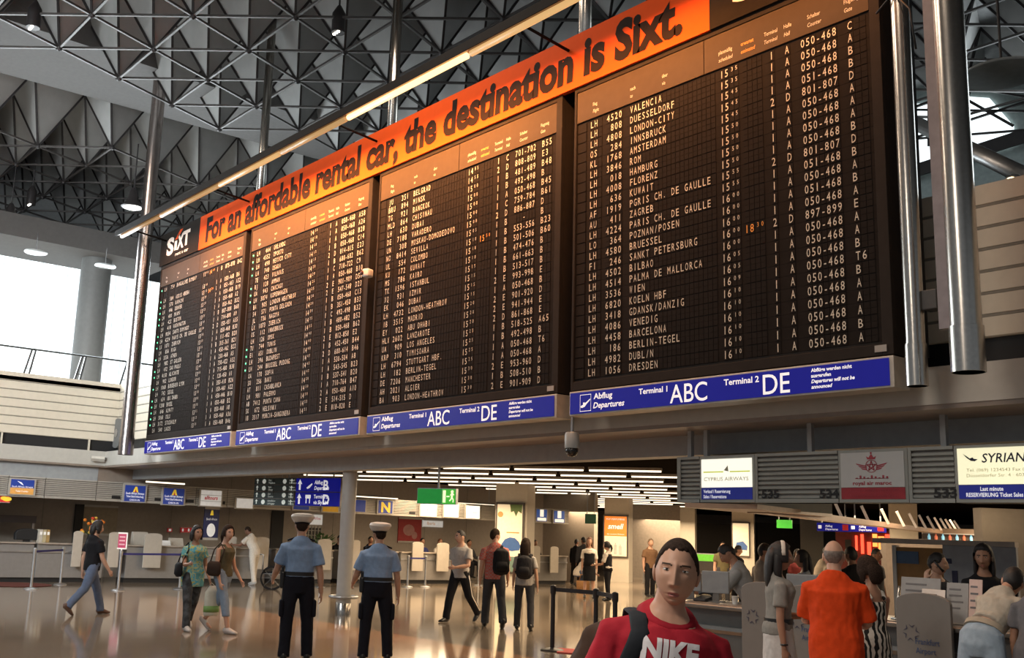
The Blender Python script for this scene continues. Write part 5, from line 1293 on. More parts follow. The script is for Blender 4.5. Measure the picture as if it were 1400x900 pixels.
    f = f+[(i, n_-2, (i+1) % nu) for i in range(nu)]+[((nw-2)*nu+(i+1) % nu, n_-1, (nw-2)*nu+i) for i in range(nu)]
    body.cur = 0; o0 = len(body.f)
    body.add([HM @ q for q in v], f)
    for i, fc in enumerate(f):
        c = sum((v[k] for k in fc), Vector())/len(fc)
        if c.y > .05:
            ax = abs(c.x)
            if g2(ax, c.z+.079, .024, .0105) > .45: body.mi[o0+i] = 1
            elif abs(c.z-.0245-.05*min(ax, .04)-(-.10*max(0, ax-.04))) < (.0034 if nu > 60 else .0024)*(1-.3*fem) and .013 < ax < .052: body.mi[o0+i] = 4
    for sd in (1, -1):
        ey = Vector((sd*.032, head_pt(math.atan2(sd*.032, .09), math.acos(.008/.120), fem).y-.0065, .008))
        M3 = HM.to_3x3().to_4x4()
        body.cur = 2; body.ell(HM @ ey, .0135, .0115, .0060, 12, 8, M3)
        body.cur = 3; body.ell(HM @ (ey+Vector((0, .0082, .0004))), .0056, .0044, .0054, 10, 6, M3)
        body.cur = 0; body.ell(HM @ (ey+Vector((0, -.0008, .0060))), .0165, .0130, .0052, 12, 8, M3)
        body.cur = 0
        E = HM @ Matrix.Translation((sd*.0755, -.006, -.012)) @ Matrix.Rotation(sd*R(-22), 4, 'Z') @ Matrix.Rotation(R(-8), 4, 'X')
        body.ell(E.translation, .0085, .019, .031, 10, 8, E.to_3x3().to_4x4()); body.ell((E @ Matrix.Translation((sd*.006, -.005, .004))).translation, .006, .017, .027, 10, 8, E.to_3x3().to_4x4())
    body.build('body', [SK[sk], m_lip, m_eye, m_iris, m_brow if hair == 'brown' else H], root, True, fix=False)
    # hair
    if style != 'none':
        T = {'short': .010, 'crop': .0045, 'bald': .005}.get(style, .020)
        hm = MB(); vv = []; ok = []
        for j in range(1, nw):
            for i in range(nu):
                u, w = 2*PI*i/nu-PI, PI*j/nw
                q = head_pt(u, w, fem); zl = hairline(u)
                if style in ('long', 'pony', 'bob') and abs(u) > 1.0: zl = min(zl, -.05)
                m_ = (q.z-zl)/.016 + noise.noise(q*70+Vector((7, 3, 1)))*.7*(1 if nu > 60 else .3)
                if style == 'bald': m_ = min(m_, (.056+.014*math.cos(u)-q.z)/.022)
                t = max(0, min(1, m_)); t = t*t*(3-2*t)
                nn = Vector((q.x/.0765, q.y/.099, q.z/.12)).normalized()
                lift = T*t*(1+.35*max(0, nn.z)) - .004*(1-t) + (noise.noise(q*55)*.0035*t if style != 'crop' else 0)
                vv.append(HM @ (q+nn*lift)); ok.append(m_ > -.35)
        tp = len(vv); vv.append(HM @ Vector((0, 0, .12+T*1.3)))
        ff = [((j*nu+i), (j*nu+(i+1) % nu), ((j+1)*nu+(i+1) % nu), ((j+1)*nu+i)) for j in range(nw-2) for i in range(nu)]
        ff = [q for q in ff if all(ok[k] for k in q)]
        if style != 'bald': ff += [(i, tp, (i+1) % nu) for i in range(nu)]
        hm.add(vv, ff)
        hq = lambda x, y, z: HM @ Vector((x, y, z))
        if style == 'long':
            hm.tube([hq(0, -.05, .07), hq(0, -.085, 0), hq(0, -.10, -.10), hq(0, -.105, -.20), hq(0, -.10, -.30)], [(.07, .05), (.085, .05), (.09, .045), (.085, .035), (.05, .015)], 16, side=HM.to_3x3() @ Vector((1, 0, 0)))
            for sd in (1, -1): hm.tube([hq(sd*.06, -.02, .06), hq(sd*.081, -.032, -.01), hq(sd*.083, -.035, -.12), hq(sd*.083, -.015, -.24)], [(.02, .035), (.02, .04), (.022, .04), (.012, .02)], 10, side=HM.to_3x3() @ Vector((1, 0, 0)))
        if style == 'bob':
            hm.tube([hq(0, -.04, .07), hq(0, -.08, 0), hq(0, -.085, -.09), hq(0, -.07, -.13)], [(.07, .05), (.088, .055), (.085, .045), (.05, .02)], 16, side=HM.to_3x3() @ Vector((1, 0, 0)))
            for sd in (1, -1): hm.tube([hq(sd*.06, .0, .06), hq(sd*.084, .0, -.01), hq(sd*.08, .01, -.10)], [(.02, .04), (.02, .045), (.012, .025)], 10, side=HM.to_3x3() @ Vector((1, 0, 0)))
        if style == 'pony':
            hm.tube([hq(0, -.08, .03), hq(0, -.13, .02), hq(0, -.155, -.06), hq(0, -.14, -.17)], [.028, .034, .034, .012], 12)
        hm.build('hair', H, root, True, fix=True)
    # clothes
    sd_ = random.uniform(0, 50)
    if top:
        t = MB(); L_ = loose
        rings = [((r_[0], tor[1][1], tor[1][2], tor[1][3]) if r_[0] < -.05 else r_) for r_ in tor if hem < r_[0] < .49]
        rings = [(hem, rings[0][1]*.98, rings[0][2]*1.0, rings[0][3])] + rings[:-1] + ([(.482, .112, .088, -.010), (.506, .084, .080, .004)] if sex == 'm' else [(.480, .094, .074, -.010), (.502, .070, .066, .004)])
        if strap: rings = [r_ for r_ in rings if r_[0] < .41]
        t.tube([up(Vector((0, y, z))) for z, rx, ry, y in rings], [((rx+L_*(1.0 if z < .43 else .55))*(fat if z < .45 else 1), (ry+L_*(1.0 if z < .43 else .55))*(fat if z < .45 else 1)) for z, rx, ry, y in rings], 22, side=(1, 0, 0))
        if strap:
            for k in (1, -1): t.tube([up(Vector((k*.075, .10, .40))), up(Vector((k*.085, .04, .475))), up(Vector((k*.085, -.05, .47))), up(Vector((k*.075, -.095, .40)))], .022, 8)
        for k in (1, -1):
            sh, el, wr, d1, d2 = AR[k]
            af = 1.0 if sex == 'm' else .86
            if sleeve > 0:
                ins = up(Vector((k*(sw-.085), -.008, .425)))
                if sleeve <= 1: pts = [ins, sh+d1*.0, sh.lerp(el, sleeve*.5), sh.lerp(el, sleeve)]; rr = [.060*af, .067*af, .065*af+L_*.25, .066*af+L_*.45]
                else: pts = [ins, sh, sh.lerp(el, .5), el, el.lerp(wr, .5), el.lerp(wr, .95)]; rr = [.058*af, .067*af, .064*af, .060*af, .052*af, .045*af]
                t.tube(pts, rr, 14)
        tv = bake(t, 't', max(.009, vox), 5, .5, .010*top_v, 8, sd_)
        tv.build('shirt', top, root, True, fix=False)
    if bot:
        t = MB()
        rings = [(-.12, .125, .10, 0)] + [r_ for r_ in tor if -.05 < r_[0] < .13]
        t.tube([up(Vector((0, y, z))) for z, rx, ry, y in rings], [(rx*fat+.013, ry*fat+.013) for z, rx, ry, y in rings], 22, side=(1, 0, 0))
        if legs == 'skirt':
            t.tube([P+Vector((0, 0, .04)), P+Vector((0, 0, -.08)), P+Vector((0, .01, -skirt_len))], [(.175, .125), (.185, .135), (.19, .15)], 22, side=(1, 0, 0))
        else:
            cut = {'trousers': 1.0, 'capri': .55, 'shorts': -.2}[legs]
            for k in (1, -1):
                hp, kn, an, ph = LG[k]
                pts = [hp+Vector((-k*.008, 0, .05)), hp.lerp(kn, .35), hp.lerp(kn, .8)]; rr = [.104, .100, .084]
                if cut > 0: pts += [kn, kn.lerp(an, .4*cut), kn.lerp(an, .8*cut), kn.lerp(an, 1.0*cut)+Vector((0, -.008, -.03 if cut == 1 else 0))]; rr += [.078, .074, .070, .072]
                t.tube(pts, [q*(lean_leg if lean_leg < 1 else 1) for q in rr], 14)
        tv = bake(t, 't', max(.010, vox), 4, .5, .009, 9, sd_)
        tv.build({'trousers': 'trousers', 'capri': 'trousers', 'shorts': 'shorts', 'skirt': 'skirt'}[legs], bot, root, True, fix=False)
    if belt:
        mb = MB(); r_ = [(z, rx, ry, y) for z, rx, ry, y in tor if abs(z-.12) < .01][0]
        mb.tube([up(Vector((0, 0, .075))), up(Vector((0, 0, .12)))], [(r_[1]*fat+.037, r_[2]*fat+.037)]*2, 26, side=(1, 0, 0)); mb.build('belt', belt, root, 2)
    if shoe:
        for k in (1, -1):
            hp, kn, an, ph = LG[k]
            q = min(0, ph*.9) if ph < 0 else 0
            M = Matrix.Translation(an) @ Matrix.Rotation(q, 4, 'X')
            mb = MB()
            pts = [(0, -.075, -.045), (0, -.06, -.035), (0, 0, -.028), (0, .06, -.040), (0, .13, -.055), (0, .185, -.062)]
            rr = [(.022, .030), (.038, .048), (.043, .056), (.046, .043), (.045, .029), (.026, .018)]
            mb.tube([M @ Vector(c_) for c_ in pts], rr, 14, side=(1, 0, 0))
            mb.build('shoe', shoe, root, True)
    root['_up'] = 0; del root['_up']
    return root, up, AR, LG, HM
def facing(p, deg):
    v = Vector((p.x, p.y, 0)).normalized(); r_ = Vector((v.y, -v.x, 0)); d = v*math.cos(R(deg))+r_*math.sin(R(deg))
    return math.atan2(d.y, d.x)-PI/2
def attach(name, label, cat, root):
    """a thing worn or carried: top-level, in the wearer's own frame"""
    t = thing(name, label, cat, root.location.copy(), root.rotation_euler[2]); t.scale = root.scale.copy(); return t
def backpack(root, up, label, m_, w=.15, h0=.08, h1=.46, one=None, d=.10, m2=None):
    t = attach('backpack', label, 'backpack', root); x0 = one or 0
    b = MB(); b.tube([up(Vector((x0*1.0, -.115-d*.6, h0))), up(Vector((x0, -.12-d, h0+.05))), up(Vector((x0, -.12-d, (h0+h1)/2))), up(Vector((x0, -.115-d*.85, h1-.06))), up(Vector((x0, -.10-d*.5, h1)))], [(w*.8, d*.6), (w, d), (w, d*1.05), (w*.9, d*.85), (w*.5, d*.35)], 18, side=(1, 0, 0))
    bake(b, 'k', .014, 4, .5, .012, 12, 3).build('bag_body', m_, t, True, fix=False)
    b = MB(); b.tube([up(Vector((x0, -.125-d*1.9, h0+.05))), up(Vector((x0, -.13-d*2.15, h0+.12))), up(Vector((x0, -.125-d*1.9, h0+.20)))], [(w*.6, .02), (w*.7, .035), (w*.6, .02)], 12, side=(1, 0, 0)); b.build('front_pocket', m2 or m_, t, True)
    for k in ((1, -1) if one is None else (1 if one > 0 else -1,)):
        b = MB(); b.tube([up(Vector((k*.10, -.15, h1-.03))), up(Vector((k*.110, -.07, .495))), up(Vector((k*.11, .03, .495))), up(Vector((k*.125, .125, .40))), up(Vector((k*.15, .12, .25))), up(Vector((k*.17, .0, .16))), up(Vector((k*.12, -.14, .10)))], [(.03, .010)]*7, 8, side=(1, 0, 0)); b.build('shoulder_strap', m_, t, True)
    return t
def shoulderbag(root, up, label, m_, sd, z=.02):
    t = attach('handbag', label, 'handbag', root)
    b = MB(); b.tube([up(Vector((sd*.25, .0, z-.02))), up(Vector((sd*.26, .0, z+.02))), up(Vector((sd*.26, .0, z+.16))), up(Vector((sd*.25, .0, z+.20)))], [(.03, .10), (.05, .14), (.045, .13), (.02, .10)], 14, side=(1, 0, 0)); b.build('bag_body', m_, t, True)
    b = MB(); b.tube([up(Vector((sd*.25, -.09, z+.17))), up(Vector((sd*.17, -.09, .40))), up(Vector((sd*.11, -.02, .51))), up(Vector((sd*.15, .10, .40))), up(Vector((sd*.25, .09, z+.17)))], .011, 6); b.build('strap', m_, t, True)
    return t
NAVY = cloth('navy', (.010, .011, .018)); PBLUE = cloth('police_blue', (.22, .33, .52)); BLK = cloth('black', (.010, .010, .012)); SHB = mat('shoe_black', (.012, .012, .012), .35); SHW = mat('shoe_white', (.5, .48, .46), .5); SHBR = mat('shoe_brown', (.10, .05, .03), .5)
JEAN = cloth('jeans', (.10, .13, .20)); JEANL = cloth('pale_jeans', (.20, .27, .36)); GREY = cloth('grey', (.36, .34, .32)); WHITE = cloth('white', (.66, .60, .52)); RED = cloth('red', (.36, .016, .030)); ORANGE = cloth('orange_red', (.62, .055, .008)); OLIVE = cloth('olive', (.11, .095, .055)); DGREY = cloth('dark_grey', (.045, .045, .05)); CREAM = cloth('cream', (.52, .44, .34)); PALE = cloth('pale_blue', (.38, .46, .46))
# two officers seen from behind
for (px_, py_, h, lab, hp, kw) in (((402), 905, 1.82, 'police officer in white cap and pale blue shirt left of the round column', (4, 0, 0), dict(lR=(6, 5, 6), lL=(-5, 4, 3), aR=(-4, 12, 10), aL=(14, 16, 48), twist=-3)), ((511), 905, 1.75, 'stout police officer in white cap and pale blue shirt right of the round column', (-14, 4, 0), dict(lR=(5, 7, 5), lL=(0, 5, 3), aR=(4, 13, 14), aL=(12, 17, 50), fat=1.10))):
    p = onz(px_, py_)
    root, up, AR, LG, HM = person(lab, p, facing(p, -3), h, 'm', 'fair', 'brown', 'short', PBLUE, NAVY, SHB, head=hp, vox=.010, hem=.06, belt=SHB, loose=.028, sleeve=.72, **kw)
    mb = MB(); n_ = 26
    cp = [(.086, .030), (.094, .034), (.098, .040), (.110, .050), (.136, .085), (.146, .115), (.132, .142), (.08, .155), (.01, .158)]
    c = MB(); c.lathe(cp[2:], n=n_); c.v = [tuple(HM @ Vector((x*.98, y*1.12-.004+(z-.11)*-.45, z))) for x, y, z in c.v]; c.build('cap_crown', mat('cap_white', (.66, .63, .58), .6), root, 2)
    c = MB(); c.lathe(cp[:3], n=n_); c.v = [tuple(HM @ Vector((x*.98, y*1.15-.004, z))) for x, y, z in c.v]; c.build('cap_band', NAVY, root, 2)
    c = MB(); c.poly([HM @ Vector((.088*math.sin(a)*r_, .10*math.cos(a)*r_+.01*0, .070-(.02 if r_ > 1.2 else 0))) for r_, seq in ((1.0, (-1.1, -.5, 0, .5, 1.1)), (1.55, (.8, .4, 0, -.4, -.8))) for a in seq], HM.to_3x3() @ Vector((0, 0, .006))); c.build('cap_visor', SHB, root)
    for k in (1, -1):
        c = MB(); c.tube([up(Vector((k*.07, -.005, .522))), up(Vector((k*.165, -.008, .487)))], [(.03, .012), (.034, .010)], 8, side=(0, 1, 0)); c.build('epaulette', NAVY, root, True)
        kn = LG[k][1]; c = MB(); c.cbox(LG[k][0].lerp(kn, .72)+Vector((k*.085, 0, 0)), .05, .16, .20); c.build('cargo_pocket', NAVY, root, bevel=.02)
    c = MB(); c.cbox(up(Vector((-.20, .0, .02))), .06, .10, .20); t = attach('holster', 'black holster on the belt of the officer %s' % ('left of the column' if px_ == 402 else 'right of the column'), 'holster', root); c.build('pouch', SHB, t, bevel=.02)
    c = MB(); c.cbox(up(Vector((-.20, -.02, .14))), .04, .05, .10); c.build('grip', SHB, t, bevel=.012)
# walker in black at left
p = onz(120, 841); root, up, AR, LG, HM = person('person in black tee and jeans striding right past the left counters', p, facing(p, 62), 1.71, 'm', 'fair', 'black', 'bob', BLK, JEAN, SHBR, lR=(-22, 2, 22), lL=(24, 2, 6), aR=(14, 8, 20), aL=(-12, 8, 16), head=(10, -6, 0), vox=.012, loose=.030)
# two women walking
TURQ = mat('cloth_turquoise_print', (.12, .36, .36), .85, spec=.2); nt = TURQ.node_tree; rp = nt.nodes['Color Ramp']; rp.color_ramp.interpolation = 'CONSTANT'
nz = nt.nodes['Noise Texture']; nz.inputs['Scale'].default_value = 7; nz.inputs['Distortion'].default_value = 1.5
for pos, c in ((.0, (.10, .30, .32)), (.44, (.36, .42, .24)), (.52, (.08, .34, .44)), (.60, (.42, .40, .10))):
    e = rp.color_ramp.elements[0 if pos == 0 else 1] if pos in (0, .44) else rp.color_ramp.elements.new(pos)
    e.position = pos; e.color = (*c, 1)
PRNT = mat('cloth_dark_print', (.04, .045, .05), .85, var=.9, scale=12)
p = onz(258, 862); root, up, AR, LG, HM = person('woman in turquoise patterned top with dark hair walking toward the viewer', p, facing(p, 158), 1.66, 'f', 'tan', 'black', 'bob', TURQ, PRNT, SHW, lR=(16, 3, 6), lL=(-18, 3, 18), aR=(26, 10, 70), aL=(8, 8, 30), head=(-6, 0, 0), vox=.011, hem=-.20, sleeve=.5, loose=.030)
shoulderbag(root, up, 'dark handbag hanging from the shoulder of the woman in turquoise', BLK, 1, -.02)
t = attach('shopping_bag', 'white and green carrier bag held between the two walking women', 'shopping bag', root); w_ = AR[-1][2]
mb = MB(); mb.tube([w_+Vector((-.05, .05, -.58)), w_+Vector((-.05, .05, -.55)), w_+Vector((-.05, .05, -.20)), w_+Vector((-.05, .05, -.10))], [(.12, .05), (.135, .06), (.13, .045), (.06, .02)], 16, side=(1, 0, 0)); mb.build('bag_body', mat('carrier_white', (.55, .56, .48), .5), t, True)
mb = MB(); mb.tube([w_+Vector((-.05, .05, -.52)), w_+Vector((-.05, .05, -.42))], [(.140, .066), (.140, .064)], 16, side=(1, 0, 0)); mb.build('green_print', mat('carrier_green', (.18, .34, .10), .5), t, True)
mb = MB(); mb.tube([w_+Vector((-.10, .05, -.12)), w_+Vector((-.03, .03, -.05)), w_+Vector((.0, .05, -.12))], .006, 6); mb.build('handle', MATS['carrier_white'], t)
p = onz(300, 865); root, up, AR, LG, HM = person('woman in olive tank top and cropped jeans walking beside the turquoise one', p, facing(p, 128), 1.70, 'f', 'fair', 'brown', 'pony', OLIVE, JEANL, SHW, lR=(20, 3, 5), lL=(-20, 3, 22), aR=(4, 9, 20), aL=(10, 10, 24), head=(18, 0, 0), vox=.011, sleeve=0, strap=True, legs='capri', hem=-.02, loose=.016)
shoulderbag(root, up, 'dark brown shoulder bag of the woman in the olive top', cloth('bag_brown', (.035, .022, .016)), 1, .02)
# leaning person in white at the counters
p = onz(345, 800); root, up, AR, LG, HM = person('person all in white leaning on the left check-in counter', p, facing(p, -52), 1.74, 'm', 'dark', 'brown', 'crop', WHITE, WHITE, SHW, lean=24, lR=(8, 5, 6), lL=(-10, 6, 4), aR=(46, 8, 46), aL=(46, 8, 46), vox=.015, head=(0, -10, 0))
# man in grey tee
p = onz(627, 851); root, up, AR, LG, HM = person('man in pale grey tee and black track pants striding left', p, facing(p, -142), 1.79, 'm', 'fair', 'black', 'crop', GREY, BLK, SHB, lR=(20, 2, 6), lL=(-20, 2, 22), aR=(-22, 14, 22), aL=(22, 14, 58), head=(30, 0, 0), vox=.011, loose=.028, inner=(0, 38))
for k in (1, -1):
    hp, kn, an, ph = LG[k]; mb = MB(); mb.tube([hp.lerp(kn, .1)+Vector((k*.105, 0, 0)), hp.lerp(kn, .5)+Vector((k*.097, 0, 0)), kn+Vector((k*.078, 0, 0)), kn.lerp(an, .9)+Vector((k*.072, 0, 0))], [(.006, .012)]*4, 6, side=(1, 0, 0)); mb.build('white_stripe', WHITE, root, True)
# man in checked shirt, woman with backpack
CHK = mat('cloth_red_check', (.42, .10, .08), .85, spec=.2); nt = CHK.node_tree; ck = nt.nodes.new('ShaderNodeTexChecker'); ck.inputs['Scale'].default_value = 34; ck.inputs[1].default_value = (.48, .10, .08, 1); ck.inputs[2].default_value = (.36, .20, .17, 1)
nt.links.new(nt.nodes['Texture Coordinate'].outputs['Object'], ck.inputs['Vector']); nt.links.new(ck.outputs['Color'], nt.nodes['Principled BSDF'].inputs['Base Color'])
p = onz(674, 858); root, up, AR, LG, HM = person('man in red checked shirt walking away with a black backpack', p, facing(p, -6), 1.81, 'm', 'fair', 'brown', 'short', CHK, DGREY, SHB, lR=(-14, 4, 16), lL=(12, 4, 5), aR=(6, 9, 14), aL=(-6, 9, 14), head=(50, 0, 0), vox=.011, loose=.028)
backpack(root, up, 'black backpack slung on the right shoulder of the checked shirt man', BLK, .15, .02, .44, .09)
p = onz(716, 862); root, up, AR, LG, HM = person('woman in grey tee walking away with a dark backpack', p, facing(p, 4), 1.64, 'f', 'fair', 'brown', 'long', GREY, DGREY, SHB, lR=(-8, 4, 10), lL=(8, 4, 4), aR=(-8, 12, 12), aL=(10, 10, 12), head=(6, 0, 0), vox=.011, loose=.022)
backpack(root, up, 'dark grey backpack worn by the woman in grey tee', cloth('pack_grey', (.022, .021, .024)), .155, .06, .46)
# people further back
def far(lab, px_, ytop, depth, deg, h, **k):
    p = at(px_, ytop, depth); return person(lab, Vector((p.x, p.y, 0)), facing(p, deg), h, vox=k.pop('vox', .018), res=(22, 18), **k)
p = onz(774, 793); person('man in pale green shirt and dark trousers at the far counter', p, facing(p, 40), 1.72, 'm', 'dark', 'black', 'crop', PALE, BLK, SHB, sleeve=1.5, hem=-.06, vox=.018, res=(22, 18))
far('person in dark clothes right of the pale green shirt', 788, 735, 39.5, 30, 1.66, hair='black', sk='dark', top=BLK, bot=BLK, shoe=SHB, sleeve=1.5)
far('person in dark jacket left of the long haired hostess', 798, 733, 38, -20, 1.74, hair='black', sk='dark', top=DGREY, bot=BLK, shoe=SHB, sleeve=1.5)
r_, up, AR, LG, HM = far('hostess with long auburn hair in black dress over white blouse', 806, 735, 31, 178, 1.72, sex='f', hair='auburn', style='long', top=WHITE, bot=BLK, shoe=SHB, legs='skirt', skirt_len=.44, sleeve=.8, hem=.0, vox=.015)
mb = MB(); mb.tube([up(Vector((0, 0, -.02))), up(Vector((0, 0, .12))), up(Vector((0, .01, .32))), up(Vector((0, .005, .42)))], [(.19, .14), (.155, .12), (.172, .14), (.150, .125)], 20, side=(1, 0, 0)); mb.build('black_vest', BLK, r_, True)
mb = MB(); mb.cbox(up(Vector((.06, .145, .36))), .05, .01, .05); mb.build('name_badge', WHITE, r_)
r_, up, AR, LG, HM = far('hostess in black vest with dark ponytail standing by the pillar', 831, 743, 30, -70, 1.62, sex='f', hair='black', style='pony', top=WHITE, bot=BLK, shoe=SHB, sleeve=.8, hem=.0, vox=.015, aR=(20, 12, 60), aL=(20, 12, 60))
mb = MB(); mb.tube([up(Vector((0, 0, -.06))), up(Vector((0, 0, .12))), up(Vector((0, .01, .32))), up(Vector((0, .005, .43)))], [(.20, .15), (.16, .125), (.172, .14), (.155, .125)], 20, side=(1, 0, 0)); mb.build('black_vest', BLK, r_, True)
p = onz(789, 805); person('person in white crouching beside the hostess with long hair', p, facing(p, 60), 1.68, 'm', 'tan', 'black', 'short', WHITE, JEAN, SHB, lean=38, lR=(86, 8, 128), lL=(70, 8, 122), aR=(40, 8, 20), aL=(50, 8, 20), vox=.018, head=(0, -20, 0), res=(22, 18))
t = thing('shopping_bag', 'brown wicker bag on the floor before the long haired hostess', 'shopping bag', onz(797, 808)); mb = MB(); mb.tube([(0,0,.0), (0,0,.03), (0,0,.28), (0,0,.32)], [(.22, .12), (.26, .15), (.28, .16), (.26, .14)], 16); mb.build('basket', mat('wicker', (.25, .12, .04), .8, var=.4, scale=40), t, True); mb = MB(); mb.tube([(-.2,0,.3), (-.1,0,.52), (.1,0,.52), (.2,0,.3)], .015, 6); mb.build('handle', MATS['wicker'], t, True)
far('man in khaki shirt standing far behind the ticket counters', 988, 737, 31, 176, 1.74, hair='brown', style='crop', top=cloth('khaki', (.12, .10, .05)), bot=DGREY, shoe=SHB)
far('person in brown top far behind the head of the man in red', 889, 735, 33, 150, 1.76, hair='fairbrown', top=cloth('brown', (.16, .09, .05)), bot=BLK, shoe=SHB)
far('woman in dark red top far behind the headband woman', 1090, 741, 24, 170, 1.62, sex='f', hair='black', style='long', sk='tan', top=cloth('maroon', (.16, .03, .03)), bot=BLK, shoe=SHB)
far('man in cream shirt left behind the head of the man in orange', 1117, 741, 17, 70, 1.75, hair='black', sk='tan', top=CREAM, bot=BLK, shoe=SHB, lean=14, head=(0, -18, 0), aR=(30, 8, 50), aL=(30, 8, 50), sleeve=1.5)
far('dark dressed person right behind the man in orange', 1164, 741, 15, -30, 1.70, hair='black', sk='dark', top=BLK, bot=BLK, shoe=SHB)
far('dark dressed person before the glowing red shop', 1196, 745, 20, 120, 1.70, hair='black', sk='dark', top=DGREY, bot=BLK, shoe=SHB)
far('small far person in black beside the red shop', 1222, 741, 30, 150, 1.70, hair='black', sk='tan', top=BLK, bot=BLK, shoe=SHB)
far('person in black before the kiosk far behind the third pillar', 1008, 742, 26, 60, 1.66, hair='black', sk='tan', top=BLK, bot=BLK, shoe=SHB)
# clerks seated behind the left counters
for px_, py_, lab, tp, hr in ((464, 738, 'dark haired clerk behind the counter right of the round column', BLK, 'black'), (506, 742, 'clerk with dark cap of hair behind the second officer', NAVY, 'black'), (577, 741, 'dark haired clerk in blue behind the counter below the red poster', cloth('royal', (.04, .05, .16)), 'black'), (601, 742, 'clerk with reddish hair and white collar left of the man in grey', WHITE, 'auburn'), (641, 742, 'clerk whose head shows right of the man in grey', DGREY, 'brown'), (731, 733, 'clerk behind the far counter beyond the backpack woman', BLK, 'black')):
    p = onx(px_, py_, -30.35); zt = p.z
    person(lab, p, R(-90), 1.72, 'm', 'tan', hr, 'short', tp, BLK, SHB, vox=.02, res=(20, 16), sit=.70 if px_ != 731 else .78, lR=(84, 6, 84), lL=(84, 6, 84), aR=(30, 8, 60), aL=(30, 8, 60), sleeve=1.5)
    t = thing('stool', 'clerk stool behind the left counters near %s' % {464: 'the round column', 506: 'the second officer', 577: 'the red poster', 601: 'the man in grey, his left side', 641: 'the man in grey, his right side', 731: 'the far counter'}[px_], 'stool', (p.x, p.y, 0))
    mb = MB(); mb.lathe([(.18, .50), (.2, .52), (.2, .58), (.17, .60)], n=16); mb.build('seat', BLK, t, 2); mb = MB(); mb.lathe([(.22, 0), (.22, .02), (.03, .05), (.03, .50)], n=16); mb.build('pedestal', m_steel, t, 2)
# bicycle wheel / wheelchair seen left of the first officer
p = onz(371, 806); t = thing('wheelchair', 'dark wheelchair half hidden left of the first officer', 'wheelchair', (p.x, p.y, 0), facing(p, 90))
for x in (-.28, .28):
    mb = MB(); mb.tube([(x, .30*math.cos(2*PI*i/28), .30+.30*math.sin(2*PI*i/28)-.0) for i in range(29)], .018, 8, cap=False); w = mb.build('wheel', BLK, t, True)
    mb = MB()
    for k in range(8): mb.tube([(x, 0, .30), (x, .29*math.cos(k*PI/4), .30+.29*math.sin(k*PI/4))], .004, 4)
    mb.build('spoke_set', m_steel, w)
mb = MB(); mb.box(-.24, .24, -.25, .25, .42, .48); mb.build('seat', BLK, t, bevel=.01); mb = MB(); mb.box(-.24, .24, -.29, -.25, .48, .88); mb.build('backrest', BLK, t, bevel=.01)
mb = MB()
for x in (-.25, .25): mb.tube([(x, -.27, .40), (x, -.27, .92), (x, -.37, .92)], .012, 6); mb.tube([(x, -.27, .42), (x, .30, .42), (x, .42, .10)], .012, 6)
mb.build('frame', m_steel, t, True)
# ---- people at the ticket counters and in front
p = CAM + ray(1062, 745)*9.6; p.z = 0
SKIRT = cloth('white_denim', (.55, .52, .50))
root, up, AR, LG, HM = person('woman with white headband, grey tee and white mini skirt at the counter', p, facing(p, 78), 1.69, 'f', 'tan', 'black', 'long', cloth('marl_grey', (.24, .23, .21)), SKIRT, SHB, lR=(3, 3, 3), lL=(-3, 3, 3), aR=(-4, 8, 10), aL=(18, 10, 72), head=(4, -2, 0), vox=.008, loose=.024, legs='skirt', skirt_len=.28, hem=-.02, sleeve=.62, belt=SHB, res=(48, 40), inner=(0, 10))
mb = MB(); mb.tube([HM @ Vector((.094*math.cos(a), .014+.0*a, .02+.128*math.sin(a))) for a in [PI*(i/16) for i in range(17)]], [(.019, .006)]*17, 8, side=HM.to_3x3() @ Vector((0, 1, 0))); mb.build('headband', WHITE, root, True)
w_ = AR[1][2]; mb = MB(); mb.tube([w_+Vector((0, 0, .03)), w_+Vector((0, 0, .045))], .034, 14); mb.build('bracelet', SHB, root, True)
t = attach('carrier_bag', 'pale blue carrier bag in the hand of the headband woman', 'carrier bag', root); mb = MB(); mb.tube([w_+Vector((0, .02, -.42)), w_+Vector((0, .02, -.38)), w_+Vector((0, .02, -.20)), w_+Vector((0, .02, -.10))], [(.06, .12), (.075, .14), (.06, .12), (.02, .05)], 16, side=(1, 0, 0)); mb.build('bag_body', cloth('bag_paleblue', (.40, .46, .52)), t, True)
# man in orange
p = CAM + ray(1139, 745)*8.6; p.z = 0
root, up, AR, LG, HM = person('bald man in orange red polo seen from behind at the counter', p, facing(p, 4), 1.73, 'm', 'fair', 'grey', 'bald', ORANGE, DGREY, SHB, lR=(3, 5, 3), lL=(-3, 5, 3), aR=(22, 8, 62), aL=(22, 8, 70), head=(0, -4, 0), vox=.008, loose=.038, hem=-.34, sleeve=.85, res=(48, 40), fat=1.08, inner=(20, 20), top_v=1.6)
mb = MB(); mb.tube([up(Vector((0, -.010, .480))), up(Vector((0, -.004, .532)))], [(.118, .088), (.074, .074)], 22, side=(1, 0, 0)); mb.build('collar', ORANGE, root, True)
